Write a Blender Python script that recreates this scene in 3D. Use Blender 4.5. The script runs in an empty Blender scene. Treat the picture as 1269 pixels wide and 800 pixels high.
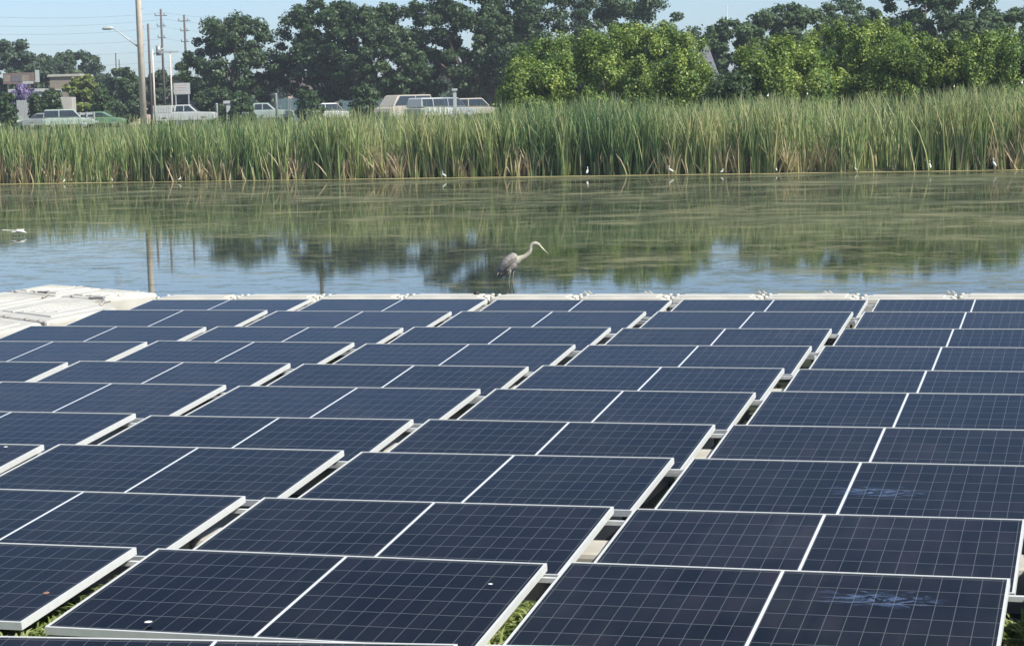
import bpy, math, random
import numpy as np
from mathutils import Vector, Matrix

# ------------------------------------------------------------------ camera, world, sun, exposure
S = bpy.context.scene
C = bpy.data.collections.new('pond')
S.collection.children.link(C)
FPX = 2557.4
YAW, PITCH, ROLL = -0.2878, 0.1033, -0.0271
CAM = np.array([11.4514, -23.0808, 2.2159])
F = np.array([math.sin(YAW)*math.cos(PITCH), math.cos(YAW)*math.cos(PITCH), -math.sin(PITCH)])
R0 = np.array([math.cos(YAW), -math.sin(YAW), 0.0])
U0 = np.cross(R0, F)
RV = math.cos(ROLL)*R0+math.sin(ROLL)*U0
UV = -math.sin(ROLL)*R0+math.cos(ROLL)*U0
cd = bpy.data.cameras.new('camera')
cam = bpy.data.objects.new('camera', cd)
S.collection.objects.link(cam)
M = Matrix.Identity(4)
for i in range(3):
    M[i][0], M[i][1], M[i][2], M[i][3] = RV[i], UV[i], -F[i], CAM[i]
cam.matrix_world = M
cd.sensor_width = 36.0
cd.lens = FPX/1269*36
cd.clip_start = 0.1
cd.clip_end = 5000
S.camera = cam

SUN_EL = math.radians(47)
sd = RV*0.82-np.array([F[0], F[1], 0])*0.57          # towards the sun, horizontal part
sd[2] = 0
sd /= np.linalg.norm(sd)
SUNV = Vector((sd[0]*math.cos(SUN_EL), sd[1]*math.cos(SUN_EL), math.sin(SUN_EL)))
W = bpy.data.worlds.new('World')
S.world = W
W.use_nodes = True
wn = W.node_tree
sky = wn.nodes.new('ShaderNodeTexSky')
sky.sky_type = 'NISHITA'
sky.sun_disc = False
sky.sun_elevation = SUN_EL
sky.sun_rotation = math.atan2(SUNV.x, SUNV.y)
sky.air_density = 0.7
sky.dust_density = 1.0
sky.ozone_density = 2.2
bg = wn.nodes['Background']
bg.inputs[1].default_value = 0.115
tint = wn.nodes.new('ShaderNodeMixRGB')
tint.blend_type = 'MULTIPLY'
tint.inputs[0].default_value = 1.0
tint.inputs[2].default_value = (0.95, 0.985, 1.02, 1)
wn.links.new(sky.outputs[0], tint.inputs[1])
wn.links.new(tint.outputs[0], bg.inputs[0])
sl = bpy.data.lights.new('sun', 'SUN')
sl.energy = 4.8
sl.angle = math.radians(0.5)
sl.color = (1.0, 0.96, 0.86)
so = bpy.data.objects.new('sun', sl)
S.collection.objects.link(so)
so.rotation_euler = SUNV.to_track_quat('Z', 'Y').to_euler()
S.view_settings.view_transform = 'Standard'
S.view_settings.look = 'None'
S.view_settings.gamma = 1
S.view_settings.exposure = 0.52
S.render.engine = 'CYCLES'
S.cycles.max_bounces = 6
S.cycles.transparent_max_bounces = 8

WATER = -0.38


def at(x, y, d):
    """world point seen at photo pixel x, y at forward distance d"""
    return CAM+d*(F+(x-634.5)/FPX*RV-(y-400)/FPX*UV)


def onz(x, y, z):
    v = F+(x-634.5)/FPX*RV-(y-400)/FPX*UV
    return CAM+(z-CAM[2])/v[2]*v


def hor(x):
    return 400+FPX*(F[2]+(x-634.5)/FPX*RV[2])/UV[2]


# ------------------------------------------------------------------ tagging and objects
def tag(o, label=None, cat=None, group=None, kind=None):
    if label: o['label'] = label
    if cat: o['category'] = cat
    if group: o['group'] = group
    if kind: o['kind'] = kind
    return o


def empty(name, loc, rz=0.0, label=None, cat=None, group=None):
    o = bpy.data.objects.new(name, None)
    o.empty_display_size = 0.2
    C.objects.link(o)
    o.location = loc
    o.rotation_euler = (0, 0, rz)
    return tag(o, label, cat, group)


def link(name, me, mat, parent=None):
    o = bpy.data.objects.new(name, me)
    C.objects.link(o)
    if mat is not None and len(me.materials) == 0:
        me.materials.append(mat)
    if parent is not None: o.parent = parent
    return o


def copy_tree(o, parent=None):
    c = o.copy()
    C.objects.link(c)
    c.parent = parent
    for ch in list(o.children): copy_tree(ch, c)
    return c


class MB:
    def __init__(s): s.v, s.f, s.sm = [], [], []

    def add(s, vs, fs, smooth=False):
        n = len(s.v)
        s.v += [tuple(map(float, p)) for p in vs]
        s.f += [tuple(n+i for i in f) for f in fs]
        s.sm += [smooth]*len(fs)
        return s

    def box(s, a, b, bev=0.0):
        (x0, y0, z0), (x1, y1, z1) = a, b
        if bev <= 0:
            vs = [(x, y, z) for z in (z0, z1) for y in (y0, y1) for x in (x0, x1)]
            return s.add(vs, [(0, 2, 3, 1), (4, 5, 7, 6), (0, 1, 5, 4), (2, 6, 7, 3), (0, 4, 6, 2), (1, 3, 7, 5)])
        rr = [(x0, y0), (x1, y0), (x1, y1), (x0, y1)]
        return s.prism(rr, z0, z1, bev)

    def prism(s, poly, z0, z1, bev=0.0, seg=2):
        """vertical prism of a convex polygon (ccw) with rounded top and corners"""
        n = len(poly)
        P = np.array(poly, float)
        if bev <= 0:
            vs = [(*p, z0) for p in P]+[(*p, z1) for p in P]
            fs = [tuple(range(n))[::-1], tuple(range(n, 2*n))]+[(i, (i+1) % n, n+(i+1) % n, n+i) for i in range(n)]
            return s.add(vs, fs)
        # chamfer corners
        Q = []
        for i in range(n):
            a, b, c = P[i-1], P[i], P[(i+1) % n]
            u = (a-b)/np.linalg.norm(a-b)
            w = (c-b)/np.linalg.norm(c-b)
            Q += [b+u*bev, b+(u+w)*bev*0.29, b+w*bev]
        Q = np.array(Q)
        cen = Q.mean(0)
        rings = [(0.0, z0)]
        for k in range(seg+1):
            t = k/seg*math.pi/2
            rings.append((bev*(1-math.cos(t)), z1-bev+bev*math.sin(t)))
        m = len(Q)
        vs = []
        for ins, z in rings:
            for q in Q:
                d = cen-q
                L = np.linalg.norm(d)
                vs.append((*(q+d/L*ins*1.2), z))
        fs = []
        for r in range(len(rings)-1):
            for i in range(m):
                fs.append((r*m+i, r*m+(i+1) % m, (r+1)*m+(i+1) % m, (r+1)*m+i))
        k = (len(rings)-1)*m
        fs.append(tuple(range(k, k+m)))
        fs.append(tuple(range(m))[::-1])
        return s.add(vs, fs)

    def tube(s, pts, rad, n=8, cap=True, flat=1.0, smooth=True):
        pts = [np.array(p, float) for p in pts]
        if not hasattr(rad, '__len__'): rad = [rad]*len(pts)
        vs, fs = [], []
        prev = None
        for i, p in enumerate(pts):
            t = pts[min(i+1, len(pts)-1)]-pts[max(i-1, 0)]
            t /= (np.linalg.norm(t)+1e-9)
            if prev is None:
                a = np.array([0, 1.0, 0]) if abs(t[1]) < .8 else np.array([1.0, 0, 0])
            else:
                a = prev
            u = a-t*np.dot(a, t)
            u /= (np.linalg.norm(u)+1e-9)
            prev = u
            w = np.cross(t, u)
            for k in range(n):
                g = 2*math.pi*k/n
                vs.append(p+rad[i]*(math.cos(g)*u*flat+math.sin(g)*w))
        for i in range(len(pts)-1):
            for k in range(n):
                fs.append((i*n+k, i*n+(k+1) % n, (i+1)*n+(k+1) % n, (i+1)*n+k))
        if cap:
            fs.append(tuple(range(n))[::-1])
            fs.append(tuple(range((len(pts)-1)*n, len(pts)*n)))
        return s.add(vs, fs, smooth)

    def build(s, name, mat, parent=None):
        me = bpy.data.meshes.new(name)
        me.from_pydata(s.v, [], s.f)
        me.polygons.foreach_set('use_smooth', s.sm)
        me.update()
        return link(name, me, mat, parent)


def quads_mesh(name, V, nq, tone=None, smooth=False):
    """V: (nq*4,3) vertices, nq quads; tone per quad"""
    me = bpy.data.meshes.new(name)
    me.vertices.add(len(V))
    me.vertices.foreach_set('co', V.astype(np.float32).ravel())
    me.loops.add(nq*4)
    me.loops.foreach_set('vertex_index', np.arange(nq*4, dtype=np.int32))
    me.polygons.add(nq)
    me.polygons.foreach_set('loop_start', np.arange(0, nq*4, 4, dtype=np.int32))
    if tone is not None:
        a = me.attributes.new('tone', 'FLOAT', 'FACE')
        a.data.foreach_set('value', tone.astype(np.float32))
    me.update(calc_edges=True)
    return me


# ------------------------------------------------------------------ materials
def mat(name):
    m = bpy.data.materials.new(name)
    m.use_nodes = True
    return m, m.node_tree, m.node_tree.nodes['Principled BSDF']


def N(nt, t, **kw):
    n = nt.nodes.new(t)
    for k, v in kw.items():
        if k.startswith('i_'):
            key = k[2:]
            n.inputs[int(key) if key.isdigit() else key.replace('_', ' ')].default_value = v
        else:
            setattr(n, k, v)
    return n


def ramp(nt, fac, stops):
    r = nt.nodes.new('ShaderNodeValToRGB')
    el = r.color_ramp.elements
    while len(el) < len(stops): el.new(0.5)
    for e, (p, c) in zip(el, stops):
        e.position = p
        e.color = (*c, 1) if len(c) == 3 else c
    nt.links.new(fac, r.inputs[0])
    return r


def simple(name, col, rough=0.6, metal=0.0, var=0.12, scale=6.0, bump=0.0, spec=0.5):
    m, nt, b = mat(name)
    tc = N(nt, 'ShaderNodeTexCoord')
    nz = N(nt, 'ShaderNodeTexNoise', i_Scale=scale, i_Detail=5.0)
    nt.links.new(tc.outputs['Object'], nz.inputs['Vector'])
    lo = tuple(max(0, c*(1-var)) for c in col)
    hi = tuple(min(1, c*(1+var)) for c in col)
    r = ramp(nt, nz.outputs['Fac'], [(0.3, lo), (0.7, hi)])
    nt.links.new(r.outputs[0], b.inputs['Base Color'])
    b.inputs['Roughness'].default_value = rough
    b.inputs['Metallic'].default_value = metal
    b.inputs['Specular IOR Level'].default_value = spec
    if bump:
        bp = N(nt, 'ShaderNodeBump', i_Strength=bump, i_Distance=0.02)
        nt.links.new(nz.outputs['Fac'], bp.inputs['Height'])
        nt.links.new(bp.outputs[0], b.inputs['Normal'])
    return m


def foliage(name, stops, trans=0.35, rough=0.6):
    m, nt, b = mat(name)
    a = N(nt, 'ShaderNodeAttribute', attribute_name='tone')
    r = ramp(nt, a.outputs['Fac'], stops)
    nt.links.new(r.outputs[0], b.inputs['Base Color'])
    b.inputs['Roughness'].default_value = rough
    b.inputs['Specular IOR Level'].default_value = 0.3
    tl = N(nt, 'ShaderNodeBsdfTranslucent')
    hs = N(nt, 'ShaderNodeHueSaturation', i_Saturation=1.15, i_Value=1.15)
    nt.links.new(r.outputs[0], hs.inputs['Color'])
    nt.links.new(hs.outputs[0], tl.inputs[0])
    mx = N(nt, 'ShaderNodeMixShader')
    mx.inputs[0].default_value = trans
    nt.links.new(b.outputs[0], mx.inputs[1])
    nt.links.new(tl.outputs[0], mx.inputs[2])
    nt.links.new(mx.outputs[0], nt.nodes['Material Output'].inputs['Surface'])
    return m


M_alu = simple('anodised_aluminium', (0.56, 0.57, 0.55), 0.45, 0.05, 0.05, 20)
M_float = simple('float_plastic', (0.50, 0.48, 0.42), 0.5, 0, 0.13, 3.0, 0.15)
M_floatg = simple('grey_float_plastic', (0.50, 0.49, 0.45), 0.55, 0, 0.12, 4.0)
M_black = simple('black_rubber', (0.015, 0.015, 0.016), 0.6, 0, 0.2)
M_lug = simple('lug_plastic', (0.30, 0.28, 0.25), 0.6, 0, 0.2)
M_white = simple('white_paint', (0.42, 0.44, 0.43), 0.35, 0, 0.05)
M_palegreen = simple('pale_green_paint', (0.33, 0.40, 0.36), 0.35, 0, 0.05)
M_green = simple('green_paint', (0.12, 0.22, 0.13), 0.4, 0, 0.1)
M_silver = simple('silver_paint', (0.32, 0.34, 0.35), 0.35, 0.2, 0.05)
M_beige = simple('beige_paint', (0.38, 0.35, 0.30), 0.45, 0, 0.06)
M_glassd = simple('dark_glazing', (0.03, 0.04, 0.05), 0.12, 0, 0.2)
M_tyre = simple('tyre', (0.02, 0.02, 0.02), 0.8)
M_bark = simple('bark', (0.11, 0.085, 0.065), 0.9, 0, 0.3, 3, 0.3)
M_conc = simple('pole_concrete', (0.56, 0.49, 0.42), 0.8, 0, 0.14, 2.5, 0.1)
M_wood = simple('weathered_pole_wood', (0.10, 0.085, 0.075), 0.85, 0, 0.2, 3)
M_steel = simple('galvanised_steel', (0.42, 0.44, 0.45), 0.5, 0.3, 0.1)
M_wire = simple('wire', (0.08, 0.08, 0.09), 0.6)
M_pinkwall = simple('pink_brick', (0.60, 0.46, 0.40), 0.85, 0, 0.15, 4)
M_brown = simple('brown_wall', (0.24, 0.20, 0.16), 0.85, 0, 0.15, 3)
M_cream = simple('cream_wall', (0.40, 0.38, 0.33), 0.8, 0, 0.08, 2)
M_roofg = simple('grey_shingle', (0.13, 0.13, 0.15), 0.85, 0, 0.15, 4)
M_roofd = simple('dark_shingle', (0.10, 0.075, 0.07), 0.85, 0, 0.2, 4)
M_fence = simple('grey_fence_board', (0.34, 0.36, 0.35), 0.85, 0, 0.15, 4)
M_bluefence = simple('blue_green_screen', (0.10, 0.16, 0.17), 0.8, 0, 0.2, 3)
M_sign = simple('brown_sign', (0.17, 0.12, 0.10), 0.7, 0, 0.15, 3)


def panel_glass():
    """cells: two halves of 11 x 6, object coords, panel 2.1 x 1.195"""
    m, nt, b = mat('solar_cell_glass')
    tc = N(nt, 'ShaderNodeTexCoord')
    sp = N(nt, 'ShaderNodeSeparateXYZ')
    nt.links.new(tc.outputs['Object'], sp.inputs[0])

    def mth(op, a, bb=None, c=None):
        n = N(nt, 'ShaderNodeMath', operation=op)
        for i, q in enumerate((a, bb, c)):
            if q is None: continue
            if isinstance(q, (int, float)): n.inputs[i].default_value = q
            else: nt.links.new(q, n.inputs[i])
        return n.outputs[0]
    X, Y = sp.outputs[0], sp.outputs[1]       # x in [-1.05,1.05], y in [-1.195,0]
    ax = mth('ABSOLUTE', X)
    cw = (1.05-0.030-0.011)/11
    u = mth('DIVIDE', mth('SUBTRACT', ax, 0.011), cw)
    ch = (1.195-0.064)/6
    v = mth('DIVIDE', mth('SUBTRACT', mth('MULTIPLY', Y, -1), 0.032), ch)
    du = mth('MULTIPLY', mth('ABSOLUTE', mth('SUBTRACT', mth('FRACT', mth('ADD', u, 0.5)), 0.5)), cw)
    dv = mth('MULTIPLY', mth('ABSOLUTE', mth('SUBTRACT', mth('FRACT', mth('ADD', v, 0.5)), 0.5)), ch)
    lu = mth('LESS_THAN', du, 0.0017)
    lv = mth('LESS_THAN', dv, 0.0030)
    mid = mth('LESS_THAN', ax, 0.0078)
    line = mth('MAXIMUM', lu, lv)
    # colour per cell
    cb = N(nt, 'ShaderNodeCombineXYZ')
    nt.links.new(mth('FLOOR', mth('DIVIDE', X, cw*1.0)), cb.inputs[0])
    nt.links.new(mth('FLOOR', v), cb.inputs[1])
    oi = N(nt, 'ShaderNodeObjectInfo')
    nt.links.new(mth('MULTIPLY', oi.outputs['Random'], 50.0), cb.inputs[2])
    wn_ = N(nt, 'ShaderNodeTexWhiteNoise', noise_dimensions='3D')
    nt.links.new(cb.outputs[0], wn_.inputs[0])
    cell = ramp(nt, wn_.outputs[0], [(0.0, (0.0030, 0.0036, 0.0045)), (0.55, (0.0042, 0.0050, 0.0065)), (1.0, (0.0080, 0.0068, 0.0095))])
    big = N(nt, 'ShaderNodeTexNoise', i_Scale=1.6, i_Detail=3.0)
    ad = N(nt, 'ShaderNodeVectorMath', operation='ADD')
    nt.links.new(tc.outputs['Object'], ad.inputs[0])
    cb2 = N(nt, 'ShaderNodeCombineXYZ')
    nt.links.new(mth('MULTIPLY', oi.outputs['Random'], 37.0), cb2.inputs[0])
    nt.links.new(cb2.outputs[0], ad.inputs[1])
    nt.links.new(ad.outputs[0], big.inputs['Vector'])
    mps = N(nt, 'ShaderNodeMapping')
    mps.inputs['Scale'].default_value = (9.0, 0.9, 1)
    nt.links.new(ad.outputs[0], mps.inputs[0])
    stk = N(nt, 'ShaderNodeTexNoise', i_Scale=1.4, i_Detail=5.0, i_Roughness=0.65)
    nt.links.new(mps.outputs[0], stk.inputs['Vector'])
    # dust film
    dust = ramp(nt, big.outputs['Fac'], [(0.35, (0.0, 0.0, 0.0)), (0.75, (0.007, 0.007, 0.007))])
    add = N(nt, 'ShaderNodeMixRGB', blend_type='ADD', i_0=1.0)
    nt.links.new(cell.outputs[0], add.inputs[1])
    dmul = N(nt, 'ShaderNodeMixRGB', blend_type='MULTIPLY', i_0=1.0)
    sr = ramp(nt, stk.outputs['Fac'], [(0.35, (0.5,)*3), (0.75, (2.2,)*3)])
    nt.links.new(dust.outputs[0], dmul.inputs[1])
    nt.links.new(sr.outputs[0], dmul.inputs[2])
    nt.links.new(dmul.outputs[0], add.inputs[2])
    m1 = N(nt, 'ShaderNodeMixRGB', i_2=(0.10, 0.11, 0.115, 1))
    nt.links.new(mth('MULTIPLY', line, 0.8), m1.inputs[0])
    nt.links.new(add.outputs[0], m1.inputs[1])
    m2 = N(nt, 'ShaderNodeMixRGB', i_2=(0.62, 0.64, 0.66, 1))
    nt.links.new(mid, m2.inputs[0])
    nt.links.new(m1.outputs[0], m2.inputs[1])
    pv = N(nt, 'ShaderNodeMapRange')
    for i, v_ in ((1, 0.0), (2, 1.0), (3, 0.6), (4, 1.5)): pv.inputs[i].default_value = v_
    nt.links.new(oi.outputs['Random'], pv.inputs[0])
    m3 = N(nt, 'ShaderNodeMixRGB', blend_type='MULTIPLY', i_0=1.0)
    nt.links.new(add.outputs[0], m3.inputs[1])
    nt.links.new(pv.outputs[0], m3.inputs[2])
    nt.links.new(m3.outputs[0], m1.inputs[1])
    nt.links.new(m2.outputs[0], b.inputs['Base Color'])
    rr = ramp(nt, big.outputs['Fac'], [(0.3, (0.10,)*3), (0.8, (0.22,)*3)])
    nt.links.new(rr.outputs[0], b.inputs['Roughness'])
    b.inputs['IOR'].default_value = 1.20
    b.inputs['Specular Tint'].default_value = (1.0, 0.97, 0.90, 1)
    b.inputs['Specular IOR Level'].default_value = 0.5
    bp = N(nt, 'ShaderNodeBump', i_Strength=0.05, i_Distance=0.02)
    nt.links.new(big.outputs['Fac'], bp.inputs['Height'])
    nt.links.new(bp.outputs[0], b.inputs['Normal'])
    return m


M_glass = panel_glass()


def water_mat():
    m, nt, b = mat('pond_water')
    out = nt.nodes['Material Output']
    tc = N(nt, 'ShaderNodeTexCoord')
    b.inputs['Base Color'].default_value = (0.020, 0.026, 0.018, 1)
    b.inputs['IOR'].default_value = 1.33
    b.inputs['Roughness'].default_value = 0.03

    def noise(scale, det, sx=1.0, sy=1.0, rough=0.5, off=0.0):
        mp = N(nt, 'ShaderNodeMapping')
        mp.inputs['Scale'].default_value = (sx, sy, 1)
        mp.inputs['Location'].default_value = (off, off*0.7, 0)
        mp.inputs['Rotation'].default_value = (0, 0, -YAW*0+0.12)
        nt.links.new(tc.outputs['Object'], mp.inputs[0])
        n = N(nt, 'ShaderNodeTexNoise', i_Scale=scale, i_Detail=det, i_Roughness=rough)
        nt.links.new(mp.outputs[0], n.inputs['Vector'])
        return n.outputs['Fac']

    def mth(op, a, bb=None, c=None):
        n = N(nt, 'ShaderNodeMath', operation=op)
        for i, q in enumerate((a, bb, c)):
            if q is None: continue
            if isinstance(q, (int, float)): n.inputs[i].default_value = q
            else: nt.links.new(q, n.inputs[i])
        return n.outputs[0]
    # ripples
    rp = noise(2.6, 3.0, 1.0, 1.3)
    rp2 = noise(14.0, 2.0, 1.0, 1.6)
    h = mth('ADD', rp, mth('MULTIPLY', rp2, 0.18))
    bp = N(nt, 'ShaderNodeBump', i_Strength=0.025, i_Distance=0.02)
    nt.links.new(h, bp.inputs['Height'])
    nt.links.new(bp.outputs[0], b.inputs['Normal'])
    # scum: density grows with distance from the array
    sp = N(nt, 'ShaderNodeSeparateXYZ')
    nt.links.new(tc.outputs['Object'], sp.inputs[0])
    mr = N(nt, 'ShaderNodeMapRange', clamp=True)
    for i, v in ((1, 7.0), (2, 30.0), (3, 0.0), (4, 1.0)): mr.inputs[i].default_value = v
    nt.links.new(sp.outputs[1], mr.inputs[0])
    big = noise(0.10, 4.0, 0.55, 1.6, 0.6)
    mid = noise(0.8, 5.0, 0.6, 1.0, 0.66, 11.0)
    fine = noise(4.5, 5.0, 0.7, 0.8, 0.75, 5.0)
    mx_ = N(nt, 'ShaderNodeMapRange', clamp=True)
    for i, v in ((1, -2.0), (2, 6.0), (3, 0.0), (4, 0.16)): mx_.inputs[i].default_value = v
    nt.links.new(sp.outputs[0], mx_.inputs[0])
    dens = mth('ADD', mth('ADD', mth('MULTIPLY', mr.outputs[0], 0.34), mx_.outputs[0]), mth('MULTIPLY', mth('SUBTRACT', big, 0.5), 1.7))
    v = mth('ADD', dens, mth('ADD', mth('MULTIPLY', mth('SUBTRACT', mid, 0.5), 0.9), mth('MULTIPLY', mth('SUBTRACT', fine, 0.5), 1.7)))
    # small floating leaf patches in the clearer near water
    sm = noise(2.2, 6.0, 0.6, 1.1, 0.78, 23.0)
    nr = N(nt, 'ShaderNodeMapRange', clamp=True)
    for i, v_ in ((1, 0.0), (2, 12.0), (3, 0.05), (4, 0.22)): nr.inputs[i].default_value = v_
    nt.links.new(sp.outputs[1], nr.inputs[0])
    sp2 = mth('MULTIPLY', mth('SUBTRACT', mth('ADD', sm, mth('MULTIPLY', nr.outputs[0], 0.5)), 0.565), 3.6)
    v = mth('MAXIMUM', v, mth('MINIMUM', sp2, 0.34))
    msk = ramp(nt, v, [(0.15, (0, 0, 0)), (0.27, (0.36,)*3), (0.50, (0.80,)*3)])
    sc = N(nt, 'ShaderNodeBsdfPrincipled')
    cr = ramp(nt, mid, [(0.3, (0.030, 0.040, 0.022)), (0.5, (0.080, 0.090, 0.048)), (0.68, (0.20, 0.195, 0.11))])
    nt.links.new(cr.outputs[0], sc.inputs['Base Color'])
    sc.inputs['Roughness'].default_value = 0.9
    sc.inputs['Specular IOR Level'].default_value = 0.1
    mx = N(nt, 'ShaderNodeMixShader')
    nt.links.new(msk.outputs[0], mx.inputs[0])
    nt.links.new(b.outputs[0], mx.inputs[1])
    nt.links.new(sc.outputs[0], mx.inputs[2])
    nt.links.new(mx.outputs[0], out.inputs['Surface'])
    return m


M_water = water_mat()


def ground_mat():
    m, nt, b = mat('grass_ground')
    tc = N(nt, 'ShaderNodeTexCoord')
    n1 = N(nt, 'ShaderNodeTexNoise', i_Scale=0.15, i_Detail=8.0, i_Roughness=0.7)
    nt.links.new(tc.outputs['Object'], n1.inputs['Vector'])
    r = ramp(nt, n1.outputs['Fac'], [(0.3, (0.045, 0.06, 0.022)), (0.55, (0.085, 0.10, 0.04)), (0.75, (0.16, 0.13, 0.08))])
    nt.links.new(r.outputs[0], b.inputs['Base Color'])
    b.inputs['Roughness'].default_value = 0.95
    return m


M_ground = ground_mat()

# ------------------------------------------------------------------ terrain and water
SH0 = onz(0, 228, WATER)
SH1 = onz(1269, 210.5, WATER)
SDIR = (SH1-SH0)[:2]
SLEN = np.linalg.norm(SDIR)
SDIR = SDIR/SLEN
SNRM = np.array([-SDIR[1], SDIR[0]])
if np.dot(SNRM, F[:2]) < 0: SNRM = -SNRM


def shore(s, t):
    """s metres along the far shoreline from the photo's left, t metres inland"""
    p = SH0[:2]+SDIR*s+SNRM*t
    return p


def gz(t):
    """ground height at t metres inland of the far shore"""
    if t < -1: return -1.6
    if t < 0.2: return -1.6+(t+1)/1.2*1.28
    if t < 16: return -0.32+0.25*(t-0.2)/15.8
    if t < 40: return -0.07+1.57*(t-16)/24
    return 1.5


def build_ground():
    ts = [-700, -300, -150, -112, -108, -60, -20, -5, -1.0, 0.2, 4, 10, 16, 22, 28, 34, 40, 60, 90, 130, 200, 400, 900, 2000]
    ss = [-1500, -600, -200, -100, -50]+list(range(-30, 81, 5))+[100, 150, 250, 700, 1600]
    V, Fc = [], []
    for t in ts:
        for s in ss:
            p = shore(s, t)
            if t <= -112: z = 0.9
            else: z = gz(t)
            if -60 > s or s > 110: z = max(z, 0.2)
            V.append((p[0], p[1], z))
    n = len(ss)
    for i in range(len(ts)-1):
        for j in range(n-1):
            Fc.append((i*n+j, i*n+j+1, (i+1)*n+j+1, (i+1)*n+j))
    me = bpy.data.meshes.new('ground')
    me.from_pydata(V, [], Fc)
    me.update()
    tag(link('ground', me, M_ground), kind='structure')
    w = MB()
    w.add([(*shore(-100, -111), WATER), (*shore(150, -111), WATER), (*shore(150, 1.0), WATER), (*shore(-100, 1.0), WATER)], [(0, 1, 2, 3)])
    tag(w.build('water', M_water), kind='structure')
    rd = MB()
    z = 1.504
    rd.add([(*shore(-150, 88), z), (*shore(260, 88), z), (*shore(260, 108), z), (*shore(-150, 108), z)], [(0, 1, 2, 3)])
    tag(rd.build('road', simple('asphalt', (0.06, 0.06, 0.06), 0.9)), kind='structure')


build_ground()

# ------------------------------------------------------------------ solar array
PW, GAP, PD = 2.1, 0.1196, 1.195
TILT = math.radians(5.28)
ROWY = [0.0, -1.3451, -2.9857, -4.3928, -6.0226, -7.4282, -9.0746, -10.4769, -12.1018, -13.5001, -15.13]
rnd = random.Random(4)


def make_panel():
    root = empty('solar_panel', (0, 0, 0))
    fr = MB()
    w, h, t = PW/2, PD, 0.038
    b = 0.013
    for a, c in (((-w, -b, -t), (w, 0, 0)), ((-w, -h, -t), (w, -h+b, 0)), ((-w, -h+b, -t), (-w+b, -b, 0)), ((w-b, -h+b, -t), (w, -b, 0))):
        fr.box(a, c)
    f = fr.build('frame', M_alu, root)
    g = MB()
    g.box((-w+b, -h+b, -0.012), (w-b, -b, -0.003))
    gl = g.build('cell_glass', M_glass, root)
    for o in (f, gl): o.rotation_euler = (TILT, 0, 0)
    rails = MB()
    fl = MB()
    fl.box((-w+0.28, -1.02, WATER-0.10), (w-0.28, -0.22, -0.20), 0.06)
    fl.build('float_base', M_floatg, root)
    for sx in (-1, 1):
        k = MB()
        x = sx*0.62
        k.box((x-0.02, -0.30, -0.21), (x+0.02, -0.26, -0.067))
        k.build('bracket', M_alu, root)
        k = MB()
        k.box((x-0.02, -1.00, -0.21), (x+0.02, -0.96, -0.135))
        k.build('bracket', M_alu, root)
    return root


ORD = ['first', 'second', 'third', 'fourth', 'fifth', 'sixth', 'seventh', 'eighth', 'ninth', 'tenth', 'eleventh']
proto = make_panel()
used = False
PAN = {}
for k in range(11):
    if k <= 4: cs = range(0, 6)
    elif k <= 6: cs = range(0, 6)
    elif k <= 7: cs = range(1, 6)
    elif k <= 9: cs = range(1, 6)
    else: cs = range(2, 5)
    for c in cs:
        o = proto if not used else copy_tree(proto)
        used = True
        o.location = (c*(PW+GAP)+PW/2+rnd.uniform(-.006, .006), ROWY[k]+rnd.uniform(-.008, .008), rnd.uniform(-.008, .006))
        o.rotation_euler = (math.radians(rnd.uniform(-.4, .4)), math.radians(rnd.uniform(-.18, .18)), math.radians(rnd.uniform(-.12, .12)))
        row = 'row at the pond edge' if k == 0 else ('front row at the photo bottom' if k == 10 else ORD[k]+' row from the pond')
        if c == 5: lab = 'solar panel just beyond the right edge, in the '+row
        elif c == 4: lab = 'rightmost solar panel in the '+row
        else: lab = 'solar panel, %s from the right in the %s' % (ORD[4-c], row)
        tag(o, lab, 'solar panel', 'solar panels floating in rows')
        PAN[k, c] = o
        if k == 10:
            pa, pb = onz(0, 787, 0.0), onz(590, 797.5, 0.0)
            pm = onz(268, 792, 0.0)
            dv = (pb-pa)/np.linalg.norm(pb-pa)
            q = pm+dv*(PW+GAP)*(c-3)
            o.location = (q[0], q[1], 0)
            o.rotation_euler = (0, 0, math.atan2(dv[1], dv[0]))

# cross rails between neighbouring panels and connecting floats in the gaps
rail = None
flt = None
for k in range(10):
    for c in range(0, 5):
        if (k, c) not in PAN or (k, c+1) not in PAN: continue
        x = (c+1)*(PW+GAP)-GAP/2
        y = ROWY[k]
        if rail is None:
            r = MB()
            r.box((-0.17, -0.075, -0.012), (0.17, -0.045, 0.012))
            rail = r.build('cross_rail', M_alu)
            o = rail
        else:
            o = rail.copy()
            C.objects.link(o)
        o.location = (x, y, -0.072)
        cc = {4: 'rightmost', 3: 'second', 2: 'third', 1: 'fourth', 0: 'fifth'}[c]
        rowt = 'row %d' % (k+1)
        tag(o, 'thin metal rail bridging the %s panel gap from the right, %s row from the pond' % (cc, ORD[k]), 'rail', 'rails bridging the panel gaps')
        if k % 2 == 0:
            if flt is None:
                r = MB()
                r.box((-0.20, -0.50, -0.55), (0.20, -0.14, 0.0), 0.03)
                flt = r.build('connecting_float', M_float)
                o = flt
            else:
                o = flt.copy()
                C.objects.link(o)
            o.location = (x, y, -0.15)
            tag(o, 'cream float showing in the %s panel gap from the right, %s row from the pond' % (cc, ORD[k]), 'float', 'connecting floats in the panel gaps')


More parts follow.
